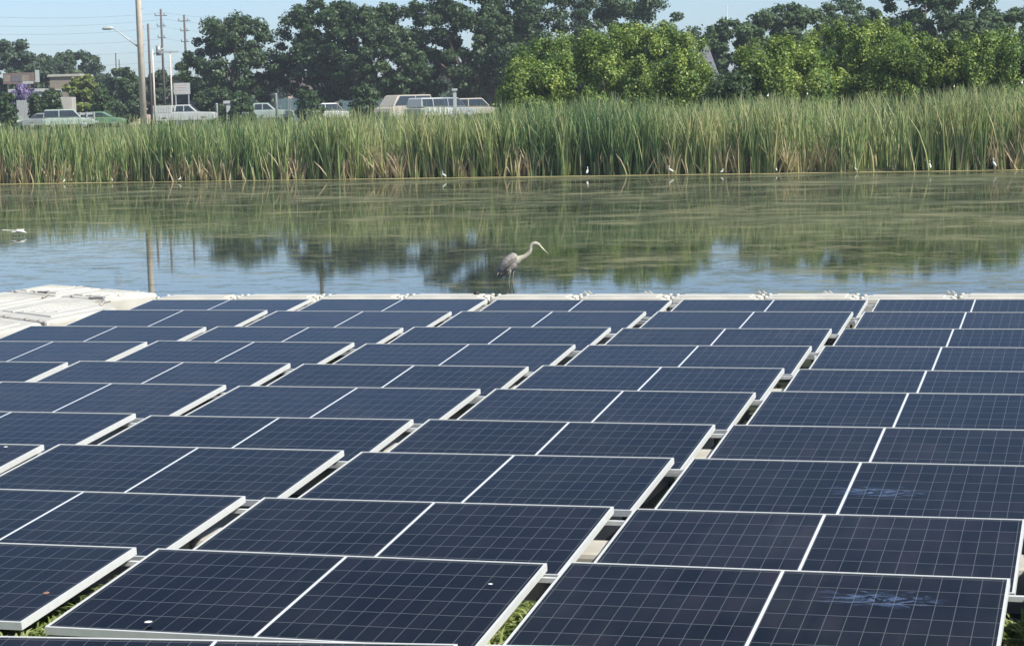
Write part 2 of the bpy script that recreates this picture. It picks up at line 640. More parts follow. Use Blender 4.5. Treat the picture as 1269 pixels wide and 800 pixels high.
# smears, droppings and bits on the glass
def smear_mat():
    m, nt, b = mat('dust_film')
    tc = N(nt, 'ShaderNodeTexCoord')
    nz = N(nt, 'ShaderNodeTexNoise', i_Scale=7.0, i_Detail=6.0, i_Roughness=0.75, i_Distortion=2.0)
    mp = N(nt, 'ShaderNodeMapping')
    mp.inputs['Scale'].default_value = (0.8, 1.8, 1)
    nt.links.new(tc.outputs['Object'], mp.inputs[0])
    nt.links.new(mp.outputs[0], nz.inputs['Vector'])
    gr = N(nt, 'ShaderNodeTexGradient', gradient_type='SPHERICAL')
    mp2 = N(nt, 'ShaderNodeMapping')
    mp2.inputs['Scale'].default_value = (2.5, 6.0, 1)
    mp2.inputs['Rotation'].default_value = (0, 0, 0.25)
    nt.links.new(tc.outputs['Object'], mp2.inputs[0])
    nt.links.new(mp2.outputs[0], gr.inputs[0])
    shp = ramp(nt, nz.outputs['Fac'], [(0.42, (0, 0, 0)), (0.68, (1, 1, 1))])
    mu = N(nt, 'ShaderNodeMath', operation='MULTIPLY')
    nt.links.new(shp.outputs[0], mu.inputs[0])
    nt.links.new(gr.outputs['Fac'], mu.inputs[1])
    r = ramp(nt, mu.outputs[0], [(0.10, (0, 0, 0)), (0.40, (0.36,)*3)])
    b.inputs['Base Color'].default_value = (0.16, 0.24, 0.42, 1)
    b.inputs['Roughness'].default_value = 0.6
    tr = N(nt, 'ShaderNodeBsdfTransparent')
    mx = N(nt, 'ShaderNodeMixShader')
    nt.links.new(r.outputs[0], mx.inputs[0])
    nt.links.new(tr.outputs[0], mx.inputs[1])
    nt.links.new(b.outputs[0], mx.inputs[2])
    nt.links.new(mx.outputs[0], nt.nodes['Material Output'].inputs['Surface'])
    return m


M_smear = smear_mat()
for (k, c, x, y) in ((9, 4, 0.48, -0.36), (7, 4, 0.16, -0.66)):
    s = MB()
    s.add([(-.42, -.17, 0), (.42, -.17, 0), (.42, .17, 0), (-.42, .17, 0)], [(0, 1, 2, 3)])
    o = s.build('dust_smear', M_smear, PAN[k, c])
    o.location = (x, y*math.cos(TILT), y*math.sin(TILT)+0.002)
    o.rotation_euler = (TILT, 0, 0)
PAN[9, 4]['label'] = 'dark solar panel with bluish dust smears, rightmost in the tenth row from the pond'
PAN[7, 4]['label'] = 'dark solar panel with a pale smear near its middle, rightmost in the eighth row'


def bit(name, px, py, k, mat_, size, label, cat):
    p = onz(px, py, ROWY[k]*0-0.06)
    v = F+(px-634.5)/FPX*RV-(py-400)/FPX*UV
    # intersect with the tilted panel plane
    n = np.array([0, -math.sin(TILT), math.cos(TILT)])
    q = np.array([0, ROWY[k], 0.0])
    p = CAM+v*np.dot(q-CAM, n)/np.dot(v, n)
    m = MB()
    rr = random.Random(px)
    ring = [(math.cos(a)*size*rr.uniform(.6, 1.2), math.sin(a)*size*rr.uniform(.6, 1.1)) for a in np.linspace(0, 2*math.pi, 9)[:-1]]
    vs = [(x, y, 0) for x, y in ring]+[(x*.6, y*.6, size*.14) for x, y in ring]+[(0, 0, size*.2)]
    fs = [(i, (i+1) % 8, 8+(i+1) % 8, 8+i) for i in range(8)]+[(8+i, 8+(i+1) % 8, 16) for i in range(8)]
    m.add(vs, fs)
    o = m.build(name, mat_)
    o.location = (p[0], p[1], p[2]+0.004)
    o.rotation_euler = (0, 0, rr.uniform(0, 3))
    tag(o, label, cat)


M_leafb = simple('dry_leaf', (0.24, 0.13, 0.09), 0.8)
M_drop = simple('chalky_white', (0.75, 0.74, 0.70), 0.9)
bit('bird_dropping', 184, 771, 9, M_drop, 0.020, 'white dropping on the bottom left panel near its lower edge', 'dropping')
bit('bird_dropping', 608, 724, 9, M_drop, 0.013, 'tiny white speck near the right end of the bottom centre panel', 'dropping')
bit('dry_leaf', 57, 735, 9, M_leafb, 0.022, 'reddish dry leaf on the leftmost bottom panel', 'leaf')
bit('bird_dropping', 7, 554, 7, M_drop, 0.018, 'white speck on the panel at the left edge, eighth row', 'dropping')

# ------------------------------------------------------------------ walkway floats along the pond edge
wf = None
fi = 0
for i in range(12):
    x0 = -0.30+i*1.11
    if wf is None:
        m = MB()
        m.box((0, 0, -0.42), (1.085, 0.46, 0), 0.05)
        m.box((0.12, 0.07, -0.02), (0.96, 0.39, 0.012), 0.01)
        o = wf = empty('walkway_float', (0, 0, 0))
        m.build('float_body', M_float, wf)
        for sx in (0.03, 1.055):
            for yy in (0.08, 0.38):
                l = MB()
                l.tube([(sx, yy, -0.02), (sx, yy, 0.012)], 0.026, 8)
                l.build('lug', M_float, wf)
    else:
        o = copy_tree(wf)
    o.location = (x0, 0.62, -0.045+rnd.uniform(-.008, .008))
    o.rotation_euler = (0, 0, math.radians(rnd.uniform(-.4, .4)))
    tag(o, 'long cream walkway float behind the back panel row, %s from the left' % (ORD[i] if i < 11 else 'twelfth'), 'float', 'walkway floats along the pond edge')
k = MB()
k.tube([(0, 0, -0.03), (0, 0, 0.02), (0, 0, 0.045)], [0.035, 0.035, 0.022], 10)
p = onz(592, 366, -0.045)
o = k.build('black_cap', M_black)
o.location = (p[0], p[1]-0.05, -0.03)
tag(o, 'black round cap on the white edge floats left of the heron', 'cap')


def clamp(px, label):
    p = onz(px, 365, -0.055)
    root = empty('float_clamp', (p[0], p[1]-0.02, -0.045), rnd.uniform(-.2, .2), label, 'clamp', 'clamps on the edge floats')
    root.scale = (.65, .65, .65)
    for dx in (-0.05, 0.04):
        m = MB()
        m.tube([(dx-.03, 0, 0), (dx-.03, 0, 0.025), (dx, 0, 0.05), (dx+.03, 0, 0.025), (dx+.03, 0, 0)], 0.012, 6)
        m.build('hoop', M_float, root)
    m = MB()
    m.box((-.10, -.03, 0), (.10, .03, 0.02))
    m.build('clamp_plate', M_float, root)


clamp(728, 'pale bent clamp on the edge floats just right of the heron')
clamp(803, 'pale clamp on the edge floats near the middle of the fourth panel gap')
clamp(944, 'pale clamp pair on the edge floats below the patch of reflected sky')
clamp(1026, 'pale clamp on the edge floats just left of the rightmost panel gap')
clamp(1178, 'pale clamp on the edge floats at the far right')


# ------------------------------------------------------------------ angled white deck on the left
def deck_float(poly, z, label):
    cx, cy = np.mean(np.array(poly), 0)
    root = empty('deck_float', (cx, cy, z), 0, label, 'float', 'angled deck floats at the left')
    m = MB()
    P = np.array(poly)-np.array([cx, cy])
    ar = sum(P[i][0]*P[(i+1) % len(P)][1]-P[(i+1) % len(P)][0]*P[i][1] for i in range(len(P)))
    if ar < 0: P = P[::-1]
    m.prism([tuple(p*0.985) for p in P], -0.42, 0, 0.05, 3)
    m.build('float_body', M_float, root)
    m = MB()
    m.prism([tuple(p*0.72) for p in P], -0.01, 0.014, 0.012, 2)
    m.build('tread', M_float, root)
    xa, ya = P[:, 0].min()*.55, P[:, 1].min()*.55
    for i in range(5):
        t_ = -1+i*.5
        r_ = MB()
        cx_, cy_ = t_*abs(xa)*.7, 0
        L_ = abs(ya)*.75
        r_.tube([(cx_, -L_, 0.010), (cx_, L_, 0.010)], 0.014, 6)
        r_.build('rib', M_float, root)
    return root


z = -0.05
deck_float([(-2.92, 2.75), (-3.0, 1.69), (-1.90, 1.06), (-1.75, 2.10)], z, 'cream deck float at the far left corner of the pond edge')
deck_float([(-1.72, 2.08), (-1.87, 1.05), (-0.94, 0.52), (-0.86, 1.0), (-0.60, 1.42)], z, 'cream deck float whose tip meets the long walkway floats')
deck_float([(-2.98, 1.62), (-3.0, -0.42), (-1.75, -1.16), (-1.72, 0.90)], z, 'cream deck float cut by the left edge, behind the bolt seam')
deck_float([(-1.70, 0.88), (-1.73, -1.17), (-0.28, -2.14), (-0.16, -0.6), (-0.92, 0.45)], z, 'large cream deck float beside the second and third panel rows')
deck_float([(-3.0, -0.50), (-3.0, -2.9), (-1.6, -3.7), (-1.73, -1.24)], z, 'cream deck float lowest on the left edge beyond the seam')
deck_float([(-1.71, -1.25), (-1.58, -3.72), (-0.22, -4.5), (-0.26, -2.22)], z, 'cream deck float next to the fourth panel row')
for i, (px_, py_) in enumerate(((20, 361), (45, 362.5), (90, 367), (113, 369), (7, 392), (33, 395.5), (50, 398))):
    p = onz(px_, py_, z)
    m = MB()
    m.tube([(0, 0, -0.02), (0, 0, 0.012), (0, 0, 0.020)], [0.034, 0.034, 0.018], 8)
    o = m.build('deck_bolt', M_lug)
    o.location = (p[0], p[1], z)
    lab = ['leftmost grey bolt on the upper deck seam', 'second grey bolt from the left on the upper deck seam', 'third grey bolt from the left on the upper deck seam', 'rightmost grey bolt on the upper deck seam', 'left grey bolt on the lower deck seam', 'middle grey bolt on the lower deck seam', 'right grey bolt on the lower deck seam'][i]
    tag(o, lab, 'bolt', 'bolts along the deck seams')
for i, (a, b_, lab) in enumerate((((60, 363.5), (53, 370), 'modelled grey hooked shadow across the seam on the left deck'), ((128, 371), (125, 380), 'modelled grey hooked shadow where the deck meets the second panel row'))):
    p, q = onz(*a, z), onz(*b_, z)
    m = MB()
    mm = (p+q)/2
    m.tube([(p[0]-.25, p[1]+.12, z+.005), (p[0]-.08, p[1]+.05, z+.015), (p[0], p[1], z+.020), (mm[0]+.03, mm[1], z+.022), (q[0], q[1], z+.02)], [0.010, 0.014, 0.018, 0.018, 0.014], 8)
    o = m.build('gap_shadow', M_lug)  # grey tube modelled in place of a hook-shaped shadow at the gap
    tag(o, lab, 'gap_shadow', 'modelled gap shadows on the left deck')


# ------------------------------------------------------------------ reeds along the far bank
def vnoise(x, seed=0, octs=3):
    rs = np.random.RandomState(seed)
    t = rs.rand(4096)
    out = 0
    amp = 1
    for o in range(octs):
        xx = x*(2**o)
        i = np.floor(xx).astype(int)
        f = xx-i
        f = f*f*(3-2*f)
        out = out+amp*(t[i % 4096]*(1-f)+t[(i+1) % 4096]*f)
        amp *= .5
        t = np.roll(t, 577)
    return out/(2-2*.5**octs)


def px_to_s(px):
    p = onz(px, 228-px/1269*17.5, WATER)
    return float(np.dot(p[:2]-SH0[:2], SDIR))


DRY = [(px_to_s(a), w, st) for a, w, st in ((8, .9, .6), (30, .6, .6), (70, .7, .5), (222, .7, .55), (262, .8, .55), (365, .6, .8), (372, .35, .6), (468, .7, .8), (490, .7, .9), (430, .4, .4), (648, .45, .8), (640, .9, .4), (905, .45, .7), (985, .9, .5), (1018, .8, .8), (830, .4, .4), (1232, .5, .5), (1262, .6, .5), (150, .5, .4), (575, .4, .4))]


def reeds():
    rs = np.random.RandomState(7)
    V, T = [], []
    sets = [(-14, SLEN+14, -0.1, 2.6, 44000, 1.0), (-14, SLEN+14, 2.6, 11.0, 36000, 1.0)]
    for s0, s1, t0, t1, n, hs in sets:
        s = rs.uniform(s0, s1, n)
        t = rs.uniform(t0, t1, n)**1.0
        if t0 < 0: t = t0+(t1-t0)*rs.rand(n)**1.5+0.35*(vnoise((s+50)*.8, 3)-.5)
        # clumping
        cl = np.round(s*1.6)/1.6
        s = s*0.55+cl*0.45+rs.normal(0, .06, n)
        dens = vnoise((s+60)*1.1+np.floor(t)*17, 11)
        gapd = vnoise((s+90)*.55, 31, 2)
        keep = rs.rand(n) < np.clip(dens*2.1-.30, .10, 1)*np.clip(gapd*3.8-.85, .14, 1)
        s, t = s[keep], t[keep]
        n = len(s)
        dry = np.zeros(n)
        for c, w, st in DRY: dry = np.maximum(dry, st*np.exp(-((s-c)/w)**2))
        isdry = rs.rand(n) < dry*.95*np.clip(1-t/6, .1, 1)+.05
        hh = (2.55+.65*vnoise((s+40)*.22, 5)+.70*(vnoise((s+20)*1.3+t*.35, 9)-.5))*np.interp(s/SLEN, [.25, .42, .62, .9], [.87, .92, .95, .95])
        hh *= rs.uniform(.58, 1.10, n)
        hh = np.where(isdry, hh*rs.uniform(.25, .62, n), hh)
        lean = rs.normal(0, .085, n)*np.where(isdry, 2.8, 1)
        lean2 = rs.normal(0, .08, n)*np.where(isdry, 2.0, 1)
        bend = rs.normal(0, .09, n)+np.sign(lean)*.06
        wd = rs.uniform(.014, .040, n)*np.where(isdry, 1.1, 1)
        phi = rs.uniform(-1.1, 1.1, n)
        wx, wy = np.cos(phi), np.sin(phi)
        bx = SH0[0]+SDIR[0]*s+SNRM[0]*t
        by = SH0[1]+SDIR[1]*s+SNRM[1]*t
        bz = np.interp(t, [-1, .2, 16], [-.5, -.34, -.07])-.06
        lev = [0, .35, .7, 1.0]
        wl = [1.0, .95, .7, .12]
        # tone: 0 dark green .. .6 yellow green .. 1 straw
        tone = np.clip(.40+.34*(vnoise((s+33)*.9+t, 21)-.5)*2+.30*(vnoise((s+12)*.16, 41, 2)-.5)+rs.normal(0, .19, n), .0, .70)
        tone = np.where(isdry, rs.uniform(.76, 1.0, n), tone)
        P = []
        for k in range(4):
            q = lev[k]
            off = hh*(lean*q+bend*q*q*q)
            off2 = hh*(lean2*q)
            cx = bx+SDIR[0]*off+SNRM[0]*off2
            cy = by+SDIR[1]*off+SNRM[1]*off2
            cz = bz+hh*q*(1-.12*np.abs(lean+bend)*q)
            hw = wd*wl[k]/2*1.6
            P.append((np.stack([cx-wx*hw, cy-wy*hw, cz], 1), np.stack([cx+wx*hw, cy+wy*hw, cz], 1)))
        for k in range(3):
            Q = np.stack([P[k][0], P[k][1], P[k+1][1], P[k+1][0]], 1)
            V.append(Q.reshape(-1, 3))
            lowdead = (k == 0)*(rs.rand(n) < .12+.35*dry)
            T.append(np.where(lowdead, rs.uniform(.66, .95, n), tone+(k-1)*.05))
    V = np.concatenate(V)
    T = np.clip(np.concatenate(T), 0, 1)
    me = quads_mesh('cattail_reeds', V, len(T), T)
    m = foliage('reed_leaf', [(0.0, (0.055, 0.105, 0.055)), (0.28, (0.145, 0.235, 0.090)), (0.62, (0.37, 0.43, 0.18)), (0.80, (0.50, 0.42, 0.25)), (1.0, (0.72, 0.58, 0.40))], .30, .5)
    o = link('cattail_reeds', me, m)
    tag(o, 'dense green cattail reeds with straw patches along the far bank', 'reeds', kind='stuff')


reeds()


# algae fringe at the water line
def fringe():
    m = MB()
    n = 160
    rs = np.random.RandomState(2)
    xs = np.linspace(-14, SLEN+14, n)
    f = 0.25+0.9*vnoise(xs*.35+30, 4)
    V = []
    for i, s in enumerate(xs):
        a, b = shore(s, -f[i]), shore(s, 1.2)
        V += [(a[0], a[1], WATER+.006), (b[0], b[1], WATER+.03)]
    me = bpy.data.meshes.new('algae_fringe')
    me.from_pydata([tuple(map(float, v)) for v in V], [], [(2*i, 2*i+2, 2*i+3, 2*i+1) for i in range(n-1)])
    o = link('algae_fringe', me, simple('algae_fringe', (0.26, 0.23, 0.10), 0.8, 0, 0.35, 1.2))
    tag(o, 'yellowish algae and mud fringe along the foot of the reeds', 'algae', kind='stuff')


fringe()


# ------------------------------------------------------------------ trees
def tube_branch(m, a, b, r0, r1, rs, n=6, seg=4, wob=.08):
    a, b = np.array(a, float), np.array(b, float)
    L = np.linalg.norm(b-a)
    pts, rad = [], []
    for i in range(seg+1):
        t = i/seg
        p = a+(b-a)*t+(rs.normal(0, wob*L*.3, 3)*(t*(1-t)*4))
        pts.append(p)
        rad.append(r0+(r1-r0)*t)
    m.tube(pts, rad, n)


def cards(P, Nrm, size, rs, aspect=.62):
    n = len(P)
    a = rs.normal(size=(n, 3))
    u = np.cross(Nrm, a)
    u /= np.linalg.norm(u, axis=1)[:, None]+1e-9
    w = np.cross(Nrm, u)
    sz = size[:, None]
    q = np.stack([P-u*sz, P-w*sz*aspect+Nrm*sz*.12, P+u*sz, P+w*sz*aspect+Nrm*sz*.12], 1)
    return q.reshape(-1, 3)


def make_tree(name, base, H, Wd, mat_, label, group=None, n=9000, leaf=.26, lobes=26, skirt=.22, seed=1, cat='tree', flat=.8, trunkr=.35, clump=1.0, open_=0.0, tonev=.16, depth=.85, up=0.0):
    """H total height, Wd crown half width, skirt = fraction of H where the crown starts"""
    rs = np.random.RandomState(seed)
    root = empty(name, tuple(map(float, base)), 0, label, cat, group)
    skirt = skirt*.85
    cz0 = H*skirt
    ctr = np.array([0, 0, cz0+(H-cz0)*.36])
    Rup, Rdn = H-ctr[2], ctr[2]-cz0
    # envelope bumps
    bd = rs.normal(size=(16, 3))
    bd /= np.linalg.norm(bd, axis=1)[:, None]
    ba = rs.uniform(-.16, .22, 16)

    def env(d):
        dot = d@bd.T
        e = .98+np.sum(ba*np.exp(-(1-dot)*9), axis=1)
        # square shoulders
        hxy = np.hypot(d[:, 0], d[:, 1])
        return np.clip(e, .85, 1.06)*(np.maximum(hxy, np.abs(d[:, 2]))**-.35)
    cs = .085*Wd*clump+.25 if clump == 1.0 else clump
    n = int(n*(2.9 if clump == 1.0 else 4.2))
    nc = int(np.clip(3.0*(Wd*2)*(H-cz0)/(cs*cs*3.2), 90, 1000))
    d = rs.normal(size=(nc, 3))
    d[:, 2] += .25
    d /= np.linalg.norm(d, axis=1)[:, None]
    rr = env(d)*np.where(rs.rand(nc) < .66, rs.uniform(.80, 1.0, nc), rs.uniform(.35, .8, nc))
    CC = d*rr[:, None]
    zs = np.where(CC[:, 2] > 0, Rup, Rdn)
    # flatter underside, wide shoulders
    CC = np.stack([CC[:, 0]*(Wd-cs*.3), CC[:, 1]*(Wd*depth-cs*.3), CC[:, 2]*(zs-cs*.2)], 1)+ctr
    ct = rs.normal(0, .10, nc)
    per = max(8, n//nc)
    k = nc*per
    ci = np.repeat(np.arange(nc), per)
    q = rs.normal(size=(k, 3))
    q /= np.linalg.norm(q, axis=1)[:, None]
    r = rs.rand(k)**.45
    csz = cs*rs.uniform(.65, 1.35, nc)[ci]
    outw = d[ci]
    P = CC[ci]+q*(r*csz)[:, None]*np.array([1, 1, .72+up])+outw*(rs.rand(k)*csz*.5)[:, None]
    keep = (rs.rand(k) > open_) & (P[:, 2] > .05)
    NN = q*.7+outw*.4+rs.normal(0, .6, (k, 3))+np.array([0, 0, .25])
    T = .5+rs.normal(0, tonev, k)+ct[ci]
    P, NN, T = P[keep], NN[keep], T[keep]
    NN /= np.linalg.norm(NN, axis=1)[:, None]+1e-9
    sz = leaf*(.82 if clump == 1.0 else 1.0)*rs.uniform(.45, 1.15, len(P))
    me = quads_mesh('crown', cards(P, NN, sz, rs), len(P), np.clip(T, 0, 1))
    link('crown', me, mat_, root)
    m = MB()
    hz = max(cz0*1.1, H*.14)
    tube_branch(m, (0, 0, -.3), (0, 0, hz), trunkr, trunkr*.75, rs, 8, 4, .05)
    for j in rs.choice(nc, min(nc, 12), replace=False):
        tube_branch(m, (0, 0, hz*rs.uniform(.7, .98)), ctr+(CC[j]-ctr)*.75, trunkr*.5, trunkr*.12, rs, 5, 4, .12)
    m.build('trunk', M_bark, root)
    return root


G_oak = foliage('oak_leaf', [(0.0, (0.024, 0.050, 0.022)), (0.5, (0.052, 0.092, 0.036)), (1.0, (0.105, 0.155, 0.060))], .22, .45)
G_far = foliage('distant_leaf', [(0.0, (0.035, 0.065, 0.040)), (0.5, (0.060, 0.098, 0.055)), (1.0, (0.10, 0.14, 0.075))], .25)
G_feather = foliage('feathery_leaf', [(0.0, (0.040, 0.080, 0.036)), (0.5, (0.080, 0.13, 0.055)), (1.0, (0.13, 0.185, 0.080))], .3)
G_bright = foliage('bright_leaf', [(0.0, (0.055, 0.11, 0.03)), (0.5, (0.135, 0.22, 0.052)), (1.0, (0.50, 0.56, 0.15))], .36, .45)  # palest stop raised so the colour carries sunlight on the bush tops
G_yellow = foliage('yellow_green_leaf', [(0.0, (0.10, 0.13, 0.03)), (0.5, (0.17, 0.22, 0.055)), (1.0, (0.26, 0.30, 0.09))], .3)
G_purple = foliage('purple_flower', [(0.0, (0.14, 0.11, 0.22)), (0.5, (0.22, 0.18, 0.32)), (1.0, (0.32, 0.27, 0.42))], .3)


def ground_at(x, d):
    p = at(x, hor(x), d)
    t = np.dot(p[:2]-SH0[:2], SNRM)
    return np.array([p[0], p[1], gz(t)])


def tree_px(name, cx, hw, ytop, d, mat_, label, **kw):
    b = ground_at(cx, d)
    top = at(cx, ytop, d)
    H = top[2]-b[2]
    return make_tree(name, b, H, hw*d/FPX, mat_, label, **kw)


OG = 'tall trees behind the parking area'
tree_px('oak_tree', 290, 70, 20, 214, G_oak, 'dark oak standing alone just right of the power poles', group=OG, n=11000, seed=3, lobes=30, skirt=.20, leaf=.24)
tree_px('oak_tree', 408, 68, 4, 212, G_oak, 'dark oak with a slim pole poking from its top', group=OG, n=11000, seed=5, lobes=28, skirt=.20, leaf=.25)
tree_px('oak_tree', 466, 64, -2, 208, G_oak, 'dark oak above the beige van, left of the widest gap of sky', group=OG, n=11000, seed=8, lobes=28, skirt=.18, leaf=.25)
tree_px('oak_tree', 588, 94, -42, 212, G_oak, 'largest dark oak reaching past the top edge, centre left', group=OG, n=16000, seed=9, lobes=34, skirt=.16, leaf=.26)
tree_px('oak_tree', 690, 92, -24, 222, G_oak, 'dark oak behind the left half of the bright green bush', group=OG, n=14000, seed=12, lobes=30, skirt=.15, leaf=.26)
tree_px('oak_tree', 786, 86, -2, 226, G_oak, 'rounded oak rising behind the right half of the bright green bush', group=OG, n=14000, seed=15, lobes=30, skirt=.12, leaf=.26)
FG = 'feathery trees behind the right side bushes'
tree_px('feathery_tree', 915, 50, 28, 178, G_feather, 'low feathery tree beside the gap with the grey roof', group=FG, n=8000, seed=21, leaf=.24, skirt=.1, tonev=.2)
tree_px('feathery_tree', 872, 30, 40, 182, G_feather, 'low feathery tree just behind the grey roof', group=FG, n=5000, seed=20, leaf=.24, skirt=.1)
tree_px('feathery_tree', 975, 66, 8, 182, G_feather, 'feathery tree left of the taller pale tree tip', group=FG, n=9000, seed=22, leaf=.24, skirt=.1, tonev=.2)
tree_px('feathery_tree', 1045, 48, 0, 190, G_feather, 'narrow pale feathery tree with a pointed top', group=FG, n=7000, seed=23, leaf=.22, skirt=.1, open_=.1, tonev=.2)
tree_px('feathery_tree', 1150, 98, -16, 176, G_oak, 'broad dark tree reaching the top edge at upper right', group=FG, n=15000, seed=24, leaf=.26, skirt=.1)
tree_px('feathery_tree', 1243, 68, 10, 172, G_feather, 'feathery tree at the right edge of the photo', group=FG, n=9000, seed=25, leaf=.26, skirt=.1)
tree_px('feathery_tree', 1345, 60, 5, 176, G_feather, 'feathery tree just past the right edge', group=FG, n=5000, seed=26, leaf=.32, skirt=.1)
LG = 'distant trees at the far left'
tree_px('distant_tree', 12, 68, 50, 265, G_far, 'green tree behind the brown sign at the left edge', group=LG, n=9000, seed=31, leaf=.36, skirt=.05)
tree_px('distant_tree', 92, 40, 65, 330, G_oak, 'umbrella shaped dark tree with a flat wide crown', group=LG, n=7000, seed=32, leaf=.36, skirt=.45, flat=.7)
tree_px('distant_tree', 58, 34, 72, 300, G_far, 'small green tree between the sign and the umbrella shaped tree', group=LG, n=5000, seed=33, leaf=.36, skirt=.05)
tree_px('distant_tree', 128, 24, 92, 340, G_far, 'low hazy tree right of the umbrella shaped tree', group=LG, n=4000, seed=34, leaf=.38, skirt=.05)
tree_px('distant_tree', 156, 26, 86, 250, G_oak, 'low dark tree just left of the big concrete pole', group=LG, n=5000, seed=35, leaf=.34, skirt=.1)
tree_px('distant_tree', 207, 26, 92, 252, G_far, 'low tree between the big pole and the lone oak', group=LG, n=5000, seed=36, leaf=.34, skirt=.05)
tree_px('distant_tree', -60, 60, 40, 260, G_far, 'green tree just past the left edge', group=LG, n=5000, seed=37, leaf=.42, skirt=.1)
tree_px('bush', 102, 26, 95, 215, G_yellow, 'yellow green rounded bush in front of the brown building', cat='bush', n=5000, seed=41, leaf=.26, skirt=.02, trunkr=.12)
tree_px('flowering_tree', 30, 14, 105, 190, G_purple, 'small purple flowering tree under the brown sign', cat='tree', n=1600, seed=42, leaf=.20, skirt=.55, trunkr=.10, lobes=10)
tree_px('bush', 10, 9, 116, 175, G_oak, 'dark bush left of the purple flowering tree', cat='bush', n=1500, seed=43, leaf=.22, skirt=.0, trunkr=.1)
tree_px('bush', 272, 34, 110, 200, G_oak, 'dark low bush under the lone oak', cat='bush', n=4000, seed=44, leaf=.22, skirt=.0, trunkr=.1)
tree_px('bush', 500, 45, 105, 215, G_far, 'low green shrub behind the beige van', cat='bush', n=3000, seed=47, leaf=.26, skirt=.0, trunkr=.1)
for cx_, hw_, yt_, d_, sd_, lab_ in ((47, 9, 115, 186, 61, 'dark shrub in front of the white low shed'), (66, 14, 112, 184, 62, 'dark shrub left of the yellow green bush'), (128, 14, 112, 192, 63, 'dark shrub right of the yellow green bush'), (300, 16, 116, 180, 64, 'dark shrub between the two pickups'), (385, 16, 112, 186, 65, 'dark shrub left of the white hatchback'), (452, 20, 108, 186, 66, 'dark shrub left of the beige van')):
    tree_px('bush', cx_, hw_, yt_, d_, G_oak, lab_, cat='bush', n=1500, seed=sd_, leaf=.22, skirt=.0, trunkr=.08, group='dark shrubs along the parking')
BG = 'bright green bushes behind the reeds'
kwb = dict(group=BG, cat='bush', skirt=.0, trunkr=.10, flat=1.0, tonev=.2, clump=.42, up=.6)
tree_px('leafy_bush', 655, 48, 78, 104, G_bright, 'low leafy bush at the left foot of the broad bright one', n=5000, seed=51, leaf=.088, **kwb)
tree_px('leafy_bush', 752, 132, 32, 108, G_bright, 'broad rounded bright green bush left of the gap with the grey roof', n=22000, seed=53, leaf=.088, **kwb)
tree_px('leafy_bush', 846, 34, 62, 101, G_bright, 'small bright bush at the right foot of the broad rounded one', n=4000, seed=54, leaf=.088, **kwb)
tree_px('leafy_bush', 910, 36, 92, 100, G_oak, 'dark green bush below the grey roof', n=3500, seed=55, leaf=.10, **kwb)
tree_px('leafy_bush', 975, 66, 52, 101, G_bright, 'bright leafy bush just right of the gap with the grey roof', n=10000, seed=56, leaf=.088, **kwb)
tree_px('leafy_bush', 1070, 96, 36, 104, G_bright, 'broad bright leafy bush below the narrow pale feathery tree', n=17000, seed=57, leaf=.088, **kwb)
tree_px('leafy_bush', 1135, 62, 52, 100, G_bright, 'bright leafy bush below the broad dark tree', n=8000, seed=58, leaf=.088, **kwb)
tree_px('leafy_bush', 1212, 72, 46, 99, G_bright, 'bright leafy bush nearest the right edge', n=10000, seed=59, leaf=.088, **kwb)
tree_px('leafy_bush', 1290, 45, 56, 99, G_oak, 'dark leafy bush cut by the right edge', n=4000, seed=60, leaf=.11, **kwb)


# far woodland closing the view
def woodland():
    rs = np.random.RandomState(77)
    n = 26000
    x = rs.uniform(-350, 1600, n)
    d = rs.uniform(370, 430, n)
    P = np.zeros((n, 3))
    hx = 5.5+4.5*vnoise((x+400)/55, 8)
    for i in range(n):
        b = at(x[i], hor(x[i]), d[i])
        P[i] = (b[0], b[1], 1.2+hx[i]*rs.rand()**.6)
    NN = rs.normal(size=(n, 3))
    NN /= np.linalg.norm(NN, axis=1)[:, None]
    me = quads_mesh('far_woodland', cards(P, NN, rs.uniform(.5, 1.1, n), rs), n, np.clip(rs.normal(.5, .2, n), 0, 1))
    tag(link('far_woodland', me, G_far), 'hazy far off line of trees closing the view', 'woodland', kind='stuff')


woodland()


# ------------------------------------------------------------------ poles and wires
def pole(name, x, y0, y1, d, r0, r1, mat_, label, cat='utility pole', group='poles on the left', xb=None, extra=None, top=None):
    b = ground_at(x if xb is None else xb, d)
    tp = at(x, y0, d)
    h = (tp[2]-b[2]) if top is None else top
    root = empty(name, tuple(b), YAW*-1, label, cat, group)
    m = MB()
    lx = 0.0
    m.tube([(0, 0, -.3), (0, 0, h*.5), (0, 0, h)], [r0, (r0+r1)/2, r1], 12)
    m.build('shaft', mat_, root)
    return root, h, b


root, h, b = pole('concrete_utility_pole', 178, 0, 0, 150, .245, .19, M_conc, 'thick concrete utility pole rising past the top edge at left', top=19.5, group=None)
